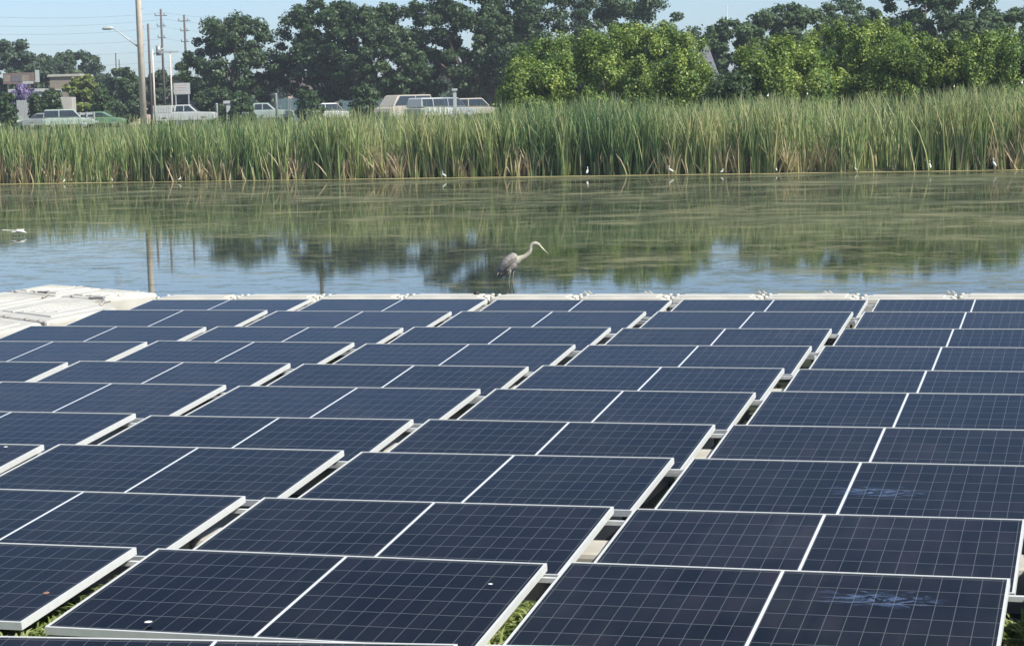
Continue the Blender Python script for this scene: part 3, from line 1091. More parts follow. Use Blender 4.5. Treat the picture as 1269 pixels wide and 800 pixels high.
# lamp arm towards the left
m = MB()
zc = at(170, 58, 150)[2]-b[2]
ze = at(140, 36, 150)[2]-b[2]
m.tube([(-.2, 0, zc), (-1.1, 0, zc+(ze-zc)*.55), (-1.75, 0, ze-.10), (-1.95, 0, ze)], [.06, .045, .035, .03], 8)
arm = m.build('lamp_arm', M_steel, root)
m = MB()
m.tube([(-1.85, 0, ze), (-2.1, 0, ze+.04), (-2.55, 0, ze+.02), (-2.7, 0, ze-.02)], [.05, .13, .12, .05], 8)
m.build('lamp_head', M_white, arm)
m = MB()
for i in range(9): m.box((.20, -.05, 6+i*1.3), (.32, .05, 6.06+i*1.3))
m.build('step_peg', M_steel, root)
for cfg in ((188.5, 30, 200, .14, .10, M_wood, 'slim dark pole just right of the thick concrete pole, with a small lamp arm'), (205, 12, 230, .15, .11, M_wood, 'tallest slim dark pole in the middle of the distant poles'), (233.5, 19, 235, .15, .11, M_wood, 'dark pole half hidden by the lone oak'), (391, -70, 240, .24, .20, M_wood, 'dark pole poking out of the top of an oak'), (147, 66, 420, .18, .12, M_wood, 'faint thin pole, left one of a distant pair'), (151, 74, 440, .18, .12, M_wood, 'faint thin pole, right one of a distant pair'), (903, 4, 260, .06, .04, M_steel, 'thin antenna mast above the feathery trees')):
    x, yt, d, r0, r1, mt, lab = cfg
    rt, hh, bb = pole('utility_pole' if x != 903 else 'antenna_mast', x, yt, 0, d, r0, r1, mt, lab)
    if x in (205, 233.5, 391):
        for j, zz in enumerate((.06, .15, .25)):
            mm = MB()
            L_ = (.7, .5, .45)[j]
            mm.box((-L_, -.04, hh*(1-zz)), (L_, .04, hh*(1-zz)+.08))
            mm.build('crossarm', M_wood, rt)
            for sx in (-1, 0.6):
                q = MB()
                q.tube([(sx*L_*.9, 0, hh*(1-zz)+.13), (sx*L_*.9, 0, hh*(1-zz)+.42)], [.07, .05], 6)
                q.build('insulator', M_silver, rt)
    if x == 205:
        q = MB()
        q.tube([(-.45, 0, hh*.60), (-.45, 0, hh*.60+1.1)], .28, 10)
        q.build('transformer', M_silver, rt)
rt, hh, bb = pole('light_pole', 214, 65, 0, 185, .09, .07, M_conc, 'pale light pole with a short flat T top', cat='light pole')
m = MB()
m.box((-.75, -.1, hh-.05), (.75, .1, hh+.10))
m.build('lamp_bar', M_steel, rt)
rt, hh, bb = pole('light_pole', 192.5, 62, 0, 180, .09, .08, M_conc, 'pale slim light pole beside the thick concrete pole, with a tilted arm', cat='light pole')
m = MB()
m.tube([(0, 0, hh*.93), (.5, 0, hh*.98), (1.0, 0, hh*1.02)], [.05, .04, .04], 6)
m.build('lamp_arm', M_steel, rt)


def wire(a, b, sag, r, label, group='power lines between the poles'):
    p, q = at(*a), at(*b)
    pts = []
    for i in range(17):
        t = i/16
        v = p+(q-p)*t
        v = v-np.array([0, 0, sag*4*t*(1-t)])
        pts.append(v)
    m = MB()
    m.tube(pts, r*.6, 4, False)
    tag(m.build('power_line', M_wire), label, 'cable', group)


for i, (y0, y1, w) in enumerate(((18, 16, 'topmost'), (30, 24, 'second highest'), (40, 34, 'third highest'), (52, 48, 'fourth highest'), (66, 62, 'fifth highest'), (78, 76, 'second lowest'), (85, 84, 'lowest'))):
    wire((-60, y0, 230), (205, y1, 230), .5, .014, 'faint overhead cable left of the slim poles, %s' % w)
    wire((205, y1, 230), (300, y1+4, 236), .3, .014, 'faint overhead cable running into the lone oak, %s' % w)


# ------------------------------------------------------------------ buildings, sign, fences
def local_root(name, x, d, label, cat, z=None, rz=None, group=None):
    b = ground_at(x, d)
    return empty(name, (b[0], b[1], b[2] if z is None else z), -YAW if rz is None else rz, label, cat, group)


def h_at(x, y, d):
    return at(x, y, d)[2]-ground_at(x, d)[2]


def building(name, x, w, ytop, d, wall, roofm, label, rh=1.2, dep=8, win=2, flat=False, cat='building'):
    r = local_root(name, x, d, label, cat)
    H = h_at(x, ytop, d)
    hw = w*d/FPX/2
    ww = max(1.6, H-(0 if flat else rh))
    m = MB()
    m.box((-hw, 0, -.3), (hw, dep, ww))
    m.build('wall', wall, r)
    m = MB()
    if flat:
        m.box((-hw-.25, -.25, ww+.003), (hw+.25, dep+.25, ww+.3))
    else:
        o_ = .4
        m.add([(-hw-o_, -o_, ww+.003), (hw+o_, -o_, ww+.003), (hw+o_, dep+o_, ww+.003), (-hw-o_, dep+o_, ww+.003), (-hw*.75, dep/2, ww+rh), (hw*.75, dep/2, ww+rh)],
              [(0, 1, 5, 4), (2, 3, 4, 5), (1, 2, 5), (3, 0, 4), (3, 2, 1, 0)])
    m.build('roof', roofm, r)
    for i in range(win):
        cx = -hw+(i+.5)*2*hw/win
        m = MB()
        m.box((cx-.55, -.05, ww*.38), (cx+.55, .02, ww*.75))
        wnd = m.build('window', M_white, r)
        m = MB()
        m.box((cx-.47, -.065, ww*.40), (cx+.47, -.052, ww*.73))
        m.build('pane', M_glassd, wnd)
    return r


building('shop_building', 82, 36, 95, 262, M_brown, M_cream, 'low brown building with a pale flat roof edge behind the yellow bush', flat=True, win=2)
building('white_shed', 33, 34, 114, 205, M_white, M_white, 'white low shed under the purple flowering tree', flat=True, win=2, dep=4, cat='shed')
building('brick_house', 150, 50, 119, 270, M_pinkwall, M_roofd, 'pinkish brick house left of the thick concrete pole', rh=.9, win=3, cat='house')
building('brick_house', 196, 24, 118, 275, M_pinkwall, M_roofd, 'pinkish brick house just right of the thick concrete pole', rh=.9, win=1, cat='house')
building('white_storefront', 226, 20, 99, 215, M_cream, M_roofd, 'pale storefront with dark roof edge beside the lone oak', flat=True, win=2, dep=5)
building('brick_house', 368, 20, 95, 250, M_pinkwall, M_roofd, 'narrow pink gabled house seen between two oaks', rh=1.6, win=1, cat='house')
building('cream_house', 404, 18, 108, 240, M_cream, M_roofd, 'small cream house under the oak with the pole', rh=1.2, win=1, cat='house')
building('brown_shed', 590, 50, 92, 225, M_brown, M_roofd, 'shaded brown building under the largest oak', rh=1.5, win=2, cat='shed')
building('grey_roof_house', 872, 36, 72, 140, M_cream, M_roofg, 'house with grey shingle roof showing between the bushes', rh=3.2, win=2, cat='house')

r = local_root('billboard', 26, 225, 'long brown roadside sign with faded panels', 'sign')
H1, H0 = h_at(26, 90.5, 225), h_at(26, 104, 225)
m = MB()
m.box((-1.7, -.1, H0), (1.7, .1, H1))
m.build('sign_board', M_sign, r)
for i, (xa, xb) in enumerate(((-1.6, -.9), (-.75, .2), (.35, 1.1))):
    m = MB()
    m.box((xa, -.125, H0+.25), (xb, -.103, H1-.25))
    m.build('sign_panel', [M_brown, M_roofg, M_brown][i], r)
for sx in (-1.2, 1.2):
    m = MB()
    m.box((sx-.07, -.07, -.2), (sx+.07, .07, H0))
    m.build('post', M_wood, r)
r = local_root('white_pylon_sign', 49, 222, 'narrow upright white sign right of the brown sign', 'sign')
H1, H0 = h_at(49, 87, 222), h_at(49, 102, 222)
m = MB(); m.box((-.2, -.12, H0), (.2, .12, H1)); m.build('sign_board', M_white, r)
m = MB(); m.box((-.06, -.06, -.2), (.06, .06, H0)); m.build('post', M_wood, r)
r = local_root('white_pylon_sign', 37, 221, 'small wide white sign below the brown sign', 'sign')
H1, H0 = h_at(37, 101.5, 221), h_at(37, 104, 221)
m = MB(); m.box((-.55, -.1, H0), (.55, .1, H1+.05)); m.build('sign_board', M_white, r)
m = MB(); m.box((-.06, -.06, -.2), (.06, .06, H0)); m.build('post', M_wood, r)
r = local_root('leaning_white_board', 227, 192, 'white lettered board in front of the pale storefront', 'sign')
H1, H0 = h_at(227, 103, 192), h_at(227, 117, 192)
m = MB(); m.box((-.75, -.08, H0), (.75, .08, H1)); m.build('sign_board', M_white, r)
for i in range(4):
    m = MB(); m.box((-.6, -.10, H0+.15+i*.24), (.35+.05*i, -.082, H0+.22+i*.24)); m.build('faded_line', M_pinkwall, r)
for sx in (-.6, .6):
    m = MB(); m.box((sx-.05, -.05, -.2), (sx+.05, .05, H0)); m.build('post', M_steel, r)


def fence(x0, x1, ytop, d, mt, label, step=.16):
    r = local_root('board_fence', (x0+x1)/2, d, label, 'fence')
    H = max(1.0, h_at((x0+x1)/2, ytop, d))
    hw = (x1-x0)*d/FPX/2
    m = MB()
    n = int(2*hw/step)
    rr = random.Random(int(x0)+1000)
    for i in range(n):
        x = -hw+i*step
        m.box((x, -.012, .02), (x+step-.02, .012, H+rr.uniform(-.04, .04)))
    m.build('boards', mt, r)
    for i in range(max(2, int(hw))+1):
        x = -hw+i*2*hw/max(2, int(hw))
        m = MB(); m.box((x-.05, .016, -.2), (x+.05, .11, H)); m.build('post', mt, r)


fence(22, 60, 124, 188, M_fence, 'grey board fence below the white shed')
fence(342, 392, 122, 200, M_bluefence, 'blue green screen fence behind the pale pickup')
fence(425, 480, 124, 200, M_bluefence, 'blue green screen fence left of the beige van')
for x, y0, y1, lab in ((343, 116, 131, 'upright white gate post behind the pale pickup'), (461, 118, 131, 'thin white post left of the beige van'), (64, 113, 124, 'short white post above the long white trailer'), (269, 128, 140, 'white post between the two pickups')):
    r = local_root('white_post', x, 186, lab, 'post', group='white posts along the parking')
    hh = h_at(x, y0, 186)
    m = MB(); m.tube([(0, 0, -.2), (0, 0, hh-.15), (0, 0, hh-.1)], [.11, .11, .13], 8); m.build('post_shaft', M_white, r)
    m = MB(); m.tube([(0, 0, hh-.1), (0, 0, hh)], [.15, .06], 8); m.build('post_cap', M_white, r)


# ------------------------------------------------------------------ vehicles
def extrude_side(m, prof, w0, w1=None, top=None):
    """prof: list of (x, z) ccw seen from -y; halfwidth w0 (bottom) tapering to w1 at high z"""
    zs = [p[1] for p in prof]
    z0, z1 = min(zs), max(zs)
    w1 = w0 if w1 is None else w1
    hw = lambda z: w0+(w1-w0)*(z-z0)/(z1-z0)
    n = len(prof)
    vs = [(x, -hw(z), z) for x, z in prof]+[(x, hw(z), z) for x, z in prof]
    m.add(vs, [tuple(range(n)), tuple(range(n, 2*n))[::-1]]+[((i+1) % n, i, n+i, n+(i+1) % n) for i in range(n)])


def wheels(root, xs, r, w):
    for x in xs:
        for sy in (-1, 1):
            m = MB()
            m.tube([(x, sy*(w-.24), r), (x, sy*(w+.0), r)], r, 16)
            wh = m.build('wheel', M_tyre, root)
            m = MB()
            m.tube([(x, sy*(w+.001), r), (x, sy*(w+.02), r)], [r*.6, r*.5], 12)
            m.build('rim', M_silver, wh)


def pickup(x, d, paint, label, flip=False, tall=False):
    root = local_root('pickup_truck', x, d, label, 'pickup truck')
    if flip: root.rotation_euler[2] += math.pi
    m = MB()
    extrude_side(m, [(-2.75, .45), (2.6, .45), (2.72, .62), (2.70, 1.02), (2.45, 1.14), (1.15, 1.20), (-.95, 1.20), (-2.75, 1.15)], .96, .92)
    body = m.build('body', paint, root)
    m = MB()
    extrude_side(m, [(-.93, 1.203), (1.20, 1.203), (.50, 1.80), (.38, 1.84), (-.72, 1.84), (-.86, 1.78)], .86, .70)
    cab = m.build('cab', paint, root)
    for sy in (-1, 1):
        for (a, b_, c, e) in ((-.74, -.05, -.66, -.05), (.03, .93, .03, .42)):
            m = MB()
            f = lambda z: sy*(.86-(.16)*(z-1.203)/.637+.012)
            m.add([(a, f(1.27), 1.27), (b_, f(1.27), 1.27), (e, f(1.74), 1.74), (c, f(1.74), 1.74),
                   (a, f(1.27)-sy*.03, 1.27), (b_, f(1.27)-sy*.03, 1.27), (e, f(1.74)-sy*.03, 1.74), (c, f(1.74)-sy*.03, 1.74)],
                  [(0, 1, 2, 3), (7, 6, 5, 4), (0, 4, 5, 1), (1, 5, 6, 2), (2, 6, 7, 3), (3, 7, 4, 0)])
            m.build('side_window', M_glassd, cab)
    m = MB()
    m.add([(1.20, -.72, 1.25), (1.20, .72, 1.25), (.56, .60, 1.79), (.56, -.60, 1.79)], [(0, 1, 2, 3)])
    m.build('windscreen', M_glassd, cab)
    for sy in (-1, 1):
        m = MB(); m.box((2.60, sy*.72-.13, .78), (2.725, sy*.72+.13, .98)); m.build('headlight', M_silver, root)
    if tall:
        m = MB()
        m.box((-2.72, -.93, 1.16), (-1.02, .93, 1.80), .05)
        for i in range(7): m.box((-2.66+i*.23, -.95, 1.2), (-2.60+i*.23, -.925, 1.74))
        m.build('utility_box', paint, root)
    wheels(root, (-1.75, 1.75), .39, .95)
    return root


def car(name, x, d, paint, label, prof, cabp, w=.88, flip=False, yrot=0, cat='car', wx=(-1.35, 1.35)):
    root = local_root(name, x, d, label, cat)
    root.rotation_euler[2] += yrot+(math.pi if flip else 0)
    m = MB(); extrude_side(m, prof, w, w*.97); m.build('body', paint, root)
    m = MB(); extrude_side(m, cabp, w*.93, w*.78); cab = m.build('cab', paint, root)
    xs = [p[0] for p in cabp]; zs = [p[1] for p in cabp]
    z0, z1 = min(zs), max(zs)
    lo = sorted(p[0] for p in cabp if abs(p[1]-z0) < .02)
    hi = sorted(p[0] for p in cabp if abs(p[1]-z1) < .06)
    for sy in (-1, 1):
        f = lambda z: sy*(w*.93-(w*.15)*(z-z0)/(z1-z0)+.012)
        za, zb = z0+.07, z1-.09
        xa0, xa1 = lo[0]+.12, lo[-1]-.14
        xb0, xb1 = hi[0]+.03, hi[-1]-.03
        mid = (xb0+xb1)/2
        for (p0, p1, q0, q1) in ((xa0, mid-.04, xb0, mid-.04), (mid+.04, xa1, mid+.04, xb1)):
            m = MB()
            m.add([(p0, f(za), za), (p1, f(za), za), (q1, f(zb), zb), (q0, f(zb), zb)]+[(p0, f(za)-sy*.03, za), (p1, f(za)-sy*.03, za), (q1, f(zb)-sy*.03, zb), (q0, f(zb)-sy*.03, zb)],
                  [(0, 1, 2, 3), (7, 6, 5, 4), (0, 4, 5, 1), (1, 5, 6, 2), (2, 6, 7, 3), (3, 7, 4, 0)])
            m.build('side_window', M_glassd, cab)
    for sy in (-1, 1):
        m = MB(); m.box((prof[1][0]-.12, sy*w*.75-.14, .60), (prof[1][0]+.03, sy*w*.75+.14, .76)); m.build('headlight', M_silver, root)
    wheels(root, wx, .33, w-.01)
    return root


SED = [(-2.2, .35), (2.2, .35), (2.25, .62), (2.1, .80), (1.1, .93), (-1.6, .98), (-2.25, .92)]
SEDC = [(-1.65, .983), (1.10, .933), (.35, 1.40), (.15, 1.44), (-.75, 1.43), (-.95, 1.40)]
SEDC = [(-1.65, .983), (1.08, .983), (.35, 1.42), (.15, 1.45), (-.75, 1.45), (-.95, 1.42)]
SUVC = [(-2.15, .983), (1.08, .983), (.45, 1.66), (.25, 1.70), (-1.85, 1.70), (-2.0, 1.66)]
VANP = [(-2.6, .35), (2.5, .35), (2.6, .70), (2.45, 1.02), (2.0, 1.15), (-2.6, 1.15)]
VANC = [(-2.58, 1.153), (2.02, 1.153), (1.35, 2.00), (1.15, 2.06), (-2.45, 2.06), (-2.55, 2.00)]
pickup(230, 182, M_white, 'white pickup with a tall ribbed utility box, right of the poles', tall=True)
pickup(327, 188, M_palegreen, 'pale green pickup parked under the oaks')
car('parked_van', 500, 168, M_beige, 'beige van with dark windows, left of two white cars', VANP, VANC, w=.95, cat='van', flip=True, yrot=.85, wx=(-1.7, 1.7))
car('parked_car', 409, 192, M_white, 'white hatchback near the small cream house', SED, SUVC, yrot=.5)
car('parked_car', 536, 156, M_white, 'white car parked just right of the beige van', SED, SUVC, yrot=.9, cat='car')
car('parked_car', 556, 158, M_silver, 'silver white car second to the right of the beige van', SED, SUVC, yrot=.8, cat='car')
car('parked_car', 590, 175, M_beige, 'pale beige car right of the silver car, low behind the reeds', SED, SUVC, yrot=.2, cat='car')
car('parked_car', 2, 188, M_white, 'white car at the left edge of the photo', SED, SUVC, yrot=.3)
car('parked_car', 61, 182, M_silver, 'silver sedan below the long white trailer', SED, SEDC)
car('parked_car', 85, 178, M_palegreen, 'pale green car in front of the white trailer', SED, SUVC, yrot=.2)
car('parked_car', 124, 186, M_green, 'dark green car left of the thick concrete pole', SED, SEDC)
for o in list(C.objects):
    if o.type == 'MESH' and o.name.split('.')[0] in ('body', 'cab') and o.parent and o.parent.get('category') in ('car', 'van', 'pickup truck') or (o.type == 'MESH' and o.parent and o.parent.parent and o.name.startswith('cab')):
        bv = o.modifiers.new('bevel', 'BEVEL')
        bv.width = 0.07
        bv.segments = 3
# white trailer
r = local_root('box_trailer', 70, 200, 'long low white box trailer behind the parked cars', 'trailer')
hh = h_at(70, 121, 200)
m = MB(); m.box((-1.8, -.9, .5), (1.8, .9, hh), .04); m.build('box', M_cream, r)
m = MB(); m.box((-1.75, -.8, .35), (1.9, .8, .497)); m.build('chassis', M_black, r)
m = MB(); m.box((1.9, -.06, .38), (2.7, .06, .46)); m.build('drawbar', M_black, r)
wheels(r, (-.5, .3), .33, .90)
r = local_root('flatbed_trailer', 106, 184, 'white flatbed trailer with rails left of the dark green car', 'trailer')
m = MB(); m.box((-1.0, -.8, .5), (1.0, .8, .65)); m.build('deck', M_white, r)
for x_ in (-.95, -.3, .3, .95):
    m = MB(); m.box((x_-.05, -.8, .653), (x_+.05, -.72, 1.45)); m.build('stake', M_white, r)
m = MB(); m.box((-1.0, -.715, 1.2), (1.0, -.68, 1.4)); m.build('side_rail', M_white, r)
m = MB(); m.box((-1.0, -.715, .8), (1.0, -.68, .98)); m.build('side_rail', M_white, r)
wheels(r, (0,), .33, .8)
# white sign box
r = local_root('white_cabinet', 286, 188, 'white wedge topped cabinet between the two pickups', 'cabinet')
hh = h_at(286, 125, 188)
m = MB(); m.box((-.35, -.3, -.1), (.35, .3, hh-.25), .03); m.build('cabinet_body', M_white, r)
m = MB(); m.box((-.60, -.4, hh-.247), (.60, .4, hh), .03); m.build('cabinet_top', M_white, r)
r = local_root('white_cabinet', 564, 150, 'upright white cabinet at the right end of the parked cars', 'cabinet')
hh = h_at(564, 110, 150)
m = MB(); m.box((-.12, -.12, -.1), (.12, .12, hh-.15), .02); m.build('cabinet_body', M_white, r)
m = MB(); m.box((-.2, -.2, hh-.147), (.2, .2, hh), .02); m.build('cabinet_top', M_white, r)


# ------------------------------------------------------------------ birds
def skin_loft(name, pts, rads, mat_, parent=None, n=10, squash=.75):
    m = MB()
    pts = [np.array(p, float) for p in pts]
    P, Rr = [], []
    # smooth resample
    for i in range(len(pts)-1):
        p0, p1, p2, p3 = pts[max(i-1, 0)], pts[i], pts[i+1], pts[min(i+2, len(pts)-1)]
        for t in (0, .33, .67):
            q = .5*((2*p1)+(-p0+p2)*t+(2*p0-5*p1+4*p2-p3)*t*t+(-p0+3*p1-3*p2+p3)*t**3)
            P.append(q)
            Rr.append(rads[i]+(rads[i+1]-rads[i])*(t*t*(3-2*t)))
    P.append(pts[-1]); Rr.append(rads[-1])
    m.tube(P, Rr, n, True, squash)
    return m


def heron():
    sc = 1/88.0
    w0 = onz(636, 363, WATER)
    fx, fy = 636, 363

    def q(x, y, o=0.0):
        return ((x-fx)*sc, o, -(y-fy)*sc)
    root = empty('heron', (w0[0], w0[1], WATER), -YAW, 'grey heron leaning forward in shallow water behind the edge floats', 'heron')
    M_h = foliage('heron_plumage', [(0, (0.3, 0.3, 0.3)), (1, (0.3, 0.3, 0.3))])
    M_body = simple('grey_plumage', (0.24, 0.22, 0.20), .85, 0, .45, 22, .4)
    M_neck = simple('pale_plumage', (0.38, 0.36, 0.29), .8, 0, .12, 20)
    M_leg = simple('heron_leg', (0.20, 0.19, 0.15), .7)
    m = skin_loft('b', [q(617.5, 340), q(622, 336), q(628, 331), q(635, 326), q(641, 321.5), q(647, 319.5), q(653, 317), q(658.3, 311.5), q(659.2, 306), q(661.5, 302.8), q(665, 302), q(669, 303.4), q(671.5, 305.2)],
                  [.012, .055, .095, .098, .062, .036, .029, .024, .022, .024, .029, .024, .014], None, n=14, squash=.72)
    m.build('body', M_body, root)
    # pale neck sleeve is its own feathers over the lower neck
    m = skin_loft('n', [q(637, 325.5), q(641.5, 322), q(647, 319.6), q(653, 317), q(658.3, 311.5), q(659.2, 306), q(661.5, 302.8), q(665, 302), q(669, 303.4), q(671, 304.9)],
                  [.060, .064, .040, .032, .027, .0255, .0265, .031, .026, .018], None, n=14, squash=.80)
    m.build('neck_plumage', M_neck, root)
    m = MB()
    m.tube([q(670.5, 304.6), q(675, 309.5), q(681.5, 315.8)], [.014, .010, .002], 8)
    m.build('beak', simple('beak', (0.62, 0.55, 0.36), .5), root)
    for sy in (-1, 1):
        m = MB()
        m.tube([q(666.5, 302.4, sy*.021), q(666.5, 302.4, sy*.027)], [.006, .004], 8)
        m.build('eye', M_black, root)
    # folded wings
    for sy in (-1, 1):
        pts = [q(641.5, 315.5, sy*.03), q(637, 318, sy*.062), q(629, 324.5, sy*.075), q(622, 332, sy*.055), q(616, 340.5, sy*.02)]
        m = skin_loft('w', pts, [.02, .062, .068, .048, .006], None, n=12, squash=.55)
        m.build('wing', M_body, root)
    # shaggy feathers at the rump
    rs = np.random.RandomState(3)
    m = MB()
    for i in range(26):
        x, y = rs.uniform(618, 634), 0
        y = 338-(x-618)*.25+rs.uniform(-1, 3)
        o = rs.uniform(-.05, .05)
        m.tube([q(x, y-3, o), q(x-2, y+1, o), q(x-4, y+4.5+rs.uniform(0, 2), o)], [.010, .007, .001], 5)
    m.build('plume', M_body, root)
    for (xa, xk, xf, o) in ((632.5, 631, 632.5, -.03), (636.5, 635.8, 637, .03)):
        m = MB()
        m.tube([q(xa, 333, o), q(xa-.2, 338, o), q(xk, 345, o), q(xk-.4, 349, o), (((xf-fx)*sc), o, -.02)], [.030, .016, .0085, .0105, .007], 8)
        lg = m.build('leg', M_leg, root)


heron()

M_egret = simple('white_plumage', (0.66, 0.66, 0.62), .8, 0, .05, 15)
M_eleg = simple('dark_leg', (0.05, 0.05, 0.045), .7)
M_ebill = simple('yellow_bill', (0.5, 0.35, 0.08), .6)


def make_egret():
    root = empty('egret', (0, 0, 0))
    m = skin_loft('e', [(-.19, 0, .20), (-.12, 0, .235), (-.03, 0, .28), (.05, 0, .335), (.085, 0, .39), (.06, 0, .44), (.055, 0, .48), (.085, 0, .505), (.125, 0, .50)],
                  [.008, .045, .070, .052, .026, .020, .020, .027, .014], None, n=12, squash=.8)
    m.build('body', M_egret, root)
    m = MB(); m.tube([(.12, 0, .50), (.20, 0, .485)], [.010, .002], 6); m.build('beak', M_ebill, root)
    for sy in (-1, 1):
        m = MB(); m.tube([(-.02, sy*.025, .25), (-.01, sy*.025, .13), (-.02, sy*.025, -.03)], [.012, .007, .006], 6); m.build('leg', M_eleg, root)
    return root


eg = None
for (x, y, sc, rz, lab) in ((550, 223, .62, 2.6, 'small white egret at the reed edge left of the heron'),
                            (728, 219.5, .72, 1.3, 'white egret standing upright at the reed edge right of the heron'),
                            (831, 217.5, .66, 2.9, 'white egret bending left at the reed edge, centre right'),
                            (895, 216.5, .42, 0.4, 'tiny white egret half hidden at the base of a yellow reed clump'),
                            (962, 215, .50, 1.7, 'small white egret just left of a dry reed clump on the right'),
                            (1060, 214, .46, 1.9, 'small white egret midway along the right half of the reeds'),
                            (1152.5, 214, .80, 1.5, 'tall white egret, second from the right at the reed edge'),
                            (1232, 212.5, .86, 1.8, 'tall white egret nearest the right edge'),
                            (80, 227.5, .40, 1.0, 'tiny white egret leftmost along the reed edge'),
                            (139, 226.5, .42, 2.0, 'tiny white egret second from the left along the reed edge'),
                            (223, 225.5, .42, 0.6, 'tiny white egret below the distant white pickup')):
    o = make_egret() if eg is None else copy_tree(eg)
    if eg is None: eg = o
    p = onz(x, y, WATER)
    o.location = (p[0], p[1], WATER+.005)
    o.scale = (sc*1.0,)*3
    o.rotation_euler = (0, 0, -YAW+rz)
    tag(o, lab, 'egret', 'white egrets along the far bank')
for (x, y, d, sc, lab) in ((951, 116, 78, .5, 'white egret perched in the reed tops below the right hand bushes'), (1000, 113, 79, .42, 'white egret low in the reed tops, second of the perched ones'), (1182, 104, 77, .42, 'white egret perched in the reed tops near the right'), (1266, 101, 76, .6, 'white egret perched in reeds at the right edge')):
    o = copy_tree(eg)
    p = at(x, y+6, d)
    o.location = (p[0], p[1], p[2]-.05)
    o.scale = (sc*1.1,)*3
    o.rotation_euler = (0, .5, -YAW+1.2)
    tag(o, lab, 'egret', 'white egrets perched in the reeds')
# flying egret low over the water
p = onz(24, 292.5, WATER)
root = empty('flying_egret', (p[0], p[1], WATER+.10), -YAW, 'white egret flying low over the water at the left edge', 'egret')
m = skin_loft('f', [(-.20, 0, -.01), (-.08, 0, .0), (.02, 0, .005), (.10, 0, -.005), (.17, 0, -.03)], [.006, .028, .036, .022, .008], None, n=10)
m.build('body', M_egret, root)
for (sx, sy, tipx, tipz) in ((-1, -1, -.30, .075), (1, 1, .05, .02)):
    m = MB()
    L = [(-.04, sy*.02, .02), (.07, sy*.02, .015), (.03+(-.12 if sy < 0 else .05), sy*.16, .05), (-.10+(-.08 if sy < 0 else 0), sy*.16, .05), (tipx, sy*.34, tipz), (tipx-.06, sy*.30, tipz)]
    vs = L+[(x, y, z-.012) for x, y, z in L]
    m.add(vs, [(0, 1, 2, 3), (3, 2, 4, 5), (9, 8, 7, 6), (11, 10, 8, 9), (1, 0, 6, 7), (2, 1, 7, 8), (4, 2, 8, 10), (5, 4, 10, 11), (3, 5, 11, 9), (0, 3, 9, 6)])
    m.build('wing', M_egret, root)


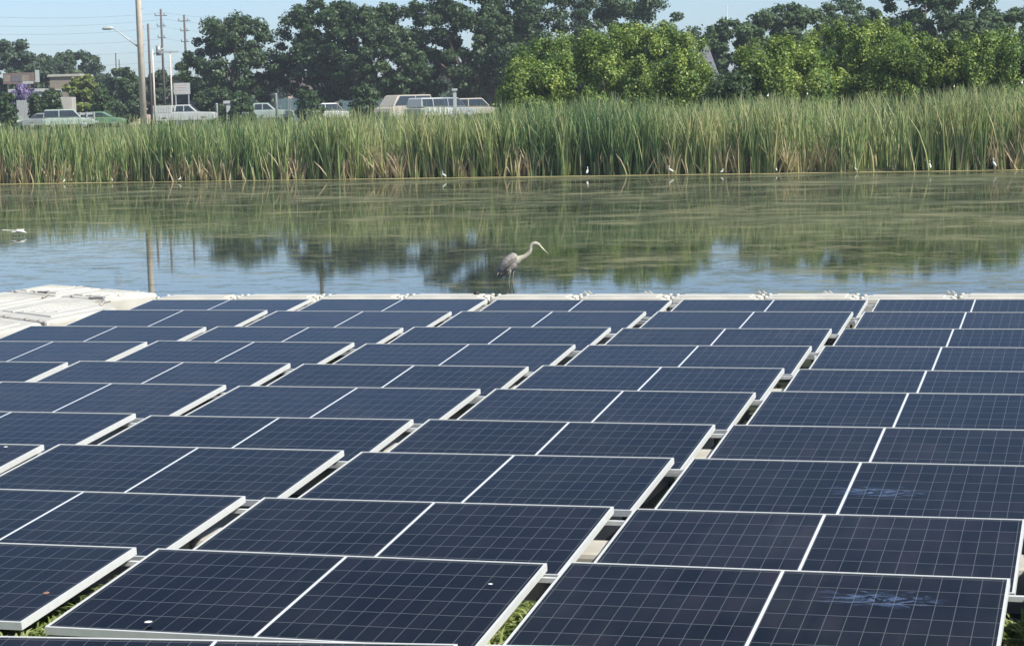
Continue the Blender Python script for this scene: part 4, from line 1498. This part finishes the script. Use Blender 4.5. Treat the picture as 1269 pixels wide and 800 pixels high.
# ------------------------------------------------------------------ floating weeds at the near rows
def weeds():
    rs = np.random.RandomState(14)
    V, T = [], []
    regions = [(2.2, 13.5, ROWY[9]-1.9, ROWY[9]-.10, 17000)]
    for x0, x1, y0, y1, n in regions:
        gaps = [(c+1)*(PW+GAP)-GAP/2 for c in range(1, 6)]
        x = np.concatenate([rs.normal(g, .22, n//5) for g in gaps]+[rs.uniform(x0, x1, n//3)])
        n2 = len(x)
        y = y0+(y1-y0)*rs.rand(n2)**1.15
        L = rs.uniform(.05, .13, n2)
        a = rs.uniform(0, 6.28, n2)
        up = rs.uniform(.05, .9, n2)
        w = rs.uniform(.004, .010, n2)
        z = WATER+.02+.20*vnoise(x*3+y*2+90, 6)+.07*np.exp(-((x-(3*(PW+GAP)-GAP/2+.05))/.35)**2)+rs.uniform(0, .03, n2)
        dx, dy = np.cos(a), np.sin(a)
        px_, py_ = -dy, dx
        P0 = np.stack([x, y, z], 1)
        P1 = P0+np.stack([dx*L*.6, dy*L*.6, up*L*.8], 1)
        P2 = P0+np.stack([dx*L*1.1, dy*L*1.1, up*L*.9], 1)
        gd = np.min(np.abs(x[:, None]-np.array(gaps+[3*(PW+GAP)-GAP/2])[None, :]), axis=1)
        cap_ = np.where(gd < .05, -.115, -.175)
        for Q in (P0, P1, P2): Q[:, 2] = np.minimum(Q[:, 2], cap_-rs.rand(n2)*.02)
        Wv = np.stack([px_*w, py_*w, 0*w], 1)
        V.append(np.stack([P0-Wv, P0+Wv, P1+Wv, P1-Wv], 1).reshape(-1, 3))
        V.append(np.stack([P1-Wv, P1+Wv, P2+Wv*.15, P2-Wv*.15], 1).reshape(-1, 3))
        tt = np.clip(rs.normal(.5, .2, n2), 0, 1)
        T += [tt, tt]
    V = np.concatenate(V)
    T = np.concatenate(T)
    me = quads_mesh('floating_weeds', V, len(T), T)
    m = foliage('weed_leaf', [(0.0, (0.07, 0.11, 0.03)), (0.5, (0.19, 0.25, 0.07)), (0.8, (0.34, 0.38, 0.14)), (1.0, (0.55, 0.48, 0.32))], .3)
    tag(link('floating_weeds', me, m), 'tangled light green weeds floating beneath the nearest panels', 'weeds', kind='stuff')
    mm = MB()
    mm.add([(1.5, ROWY[9]-1.7, WATER+.01), (13.5, ROWY[9]-1.7, WATER+.01), (13.5, ROWY[9]-.35, WATER+.01), (1.5, ROWY[9]-.35, WATER+.01)], [(0, 1, 2, 3)])
    tag(mm.build('weed_mat', simple('weed_mat', (0.055, 0.07, 0.03), .9, 0, .5, 9)), 'dark matted weed layer on the water beneath the nearest panels', 'weeds', kind='stuff')


weeds()


# ------------------------------------------------------------------ haze
def haze():
    a = [shore(-260, -118), shore(300, -118), shore(300, 440), shore(-260, 440)]
    m = MB()
    P = [tuple(p) for p in a]
    z0, z1 = -3.2, 30.0
    vs = [(*p, z0) for p in P]+[(*p, z1) for p in P]
    m.add(vs, [(0, 3, 2, 1), (4, 5, 6, 7), (0, 1, 5, 4), (1, 2, 6, 5), (2, 3, 7, 6), (3, 0, 4, 7)])
    mt = bpy.data.materials.new('haze')
    mt.use_nodes = True
    nt = mt.node_tree
    nt.nodes.remove(nt.nodes['Principled BSDF'])
    v = nt.nodes.new('ShaderNodeVolumePrincipled')
    v.inputs['Color'].default_value = (0.78, 0.87, 1.0, 1)
    v.inputs['Density'].default_value = 0.0003
    v.inputs['Anisotropy'].default_value = 0.0
    nt.links.new(v.outputs[0], nt.nodes['Material Output'].inputs['Volume'])
    tag(m.build('haze', mt), 'thin pale summer haze over the pond and trees', 'haze', kind='stuff')


haze()
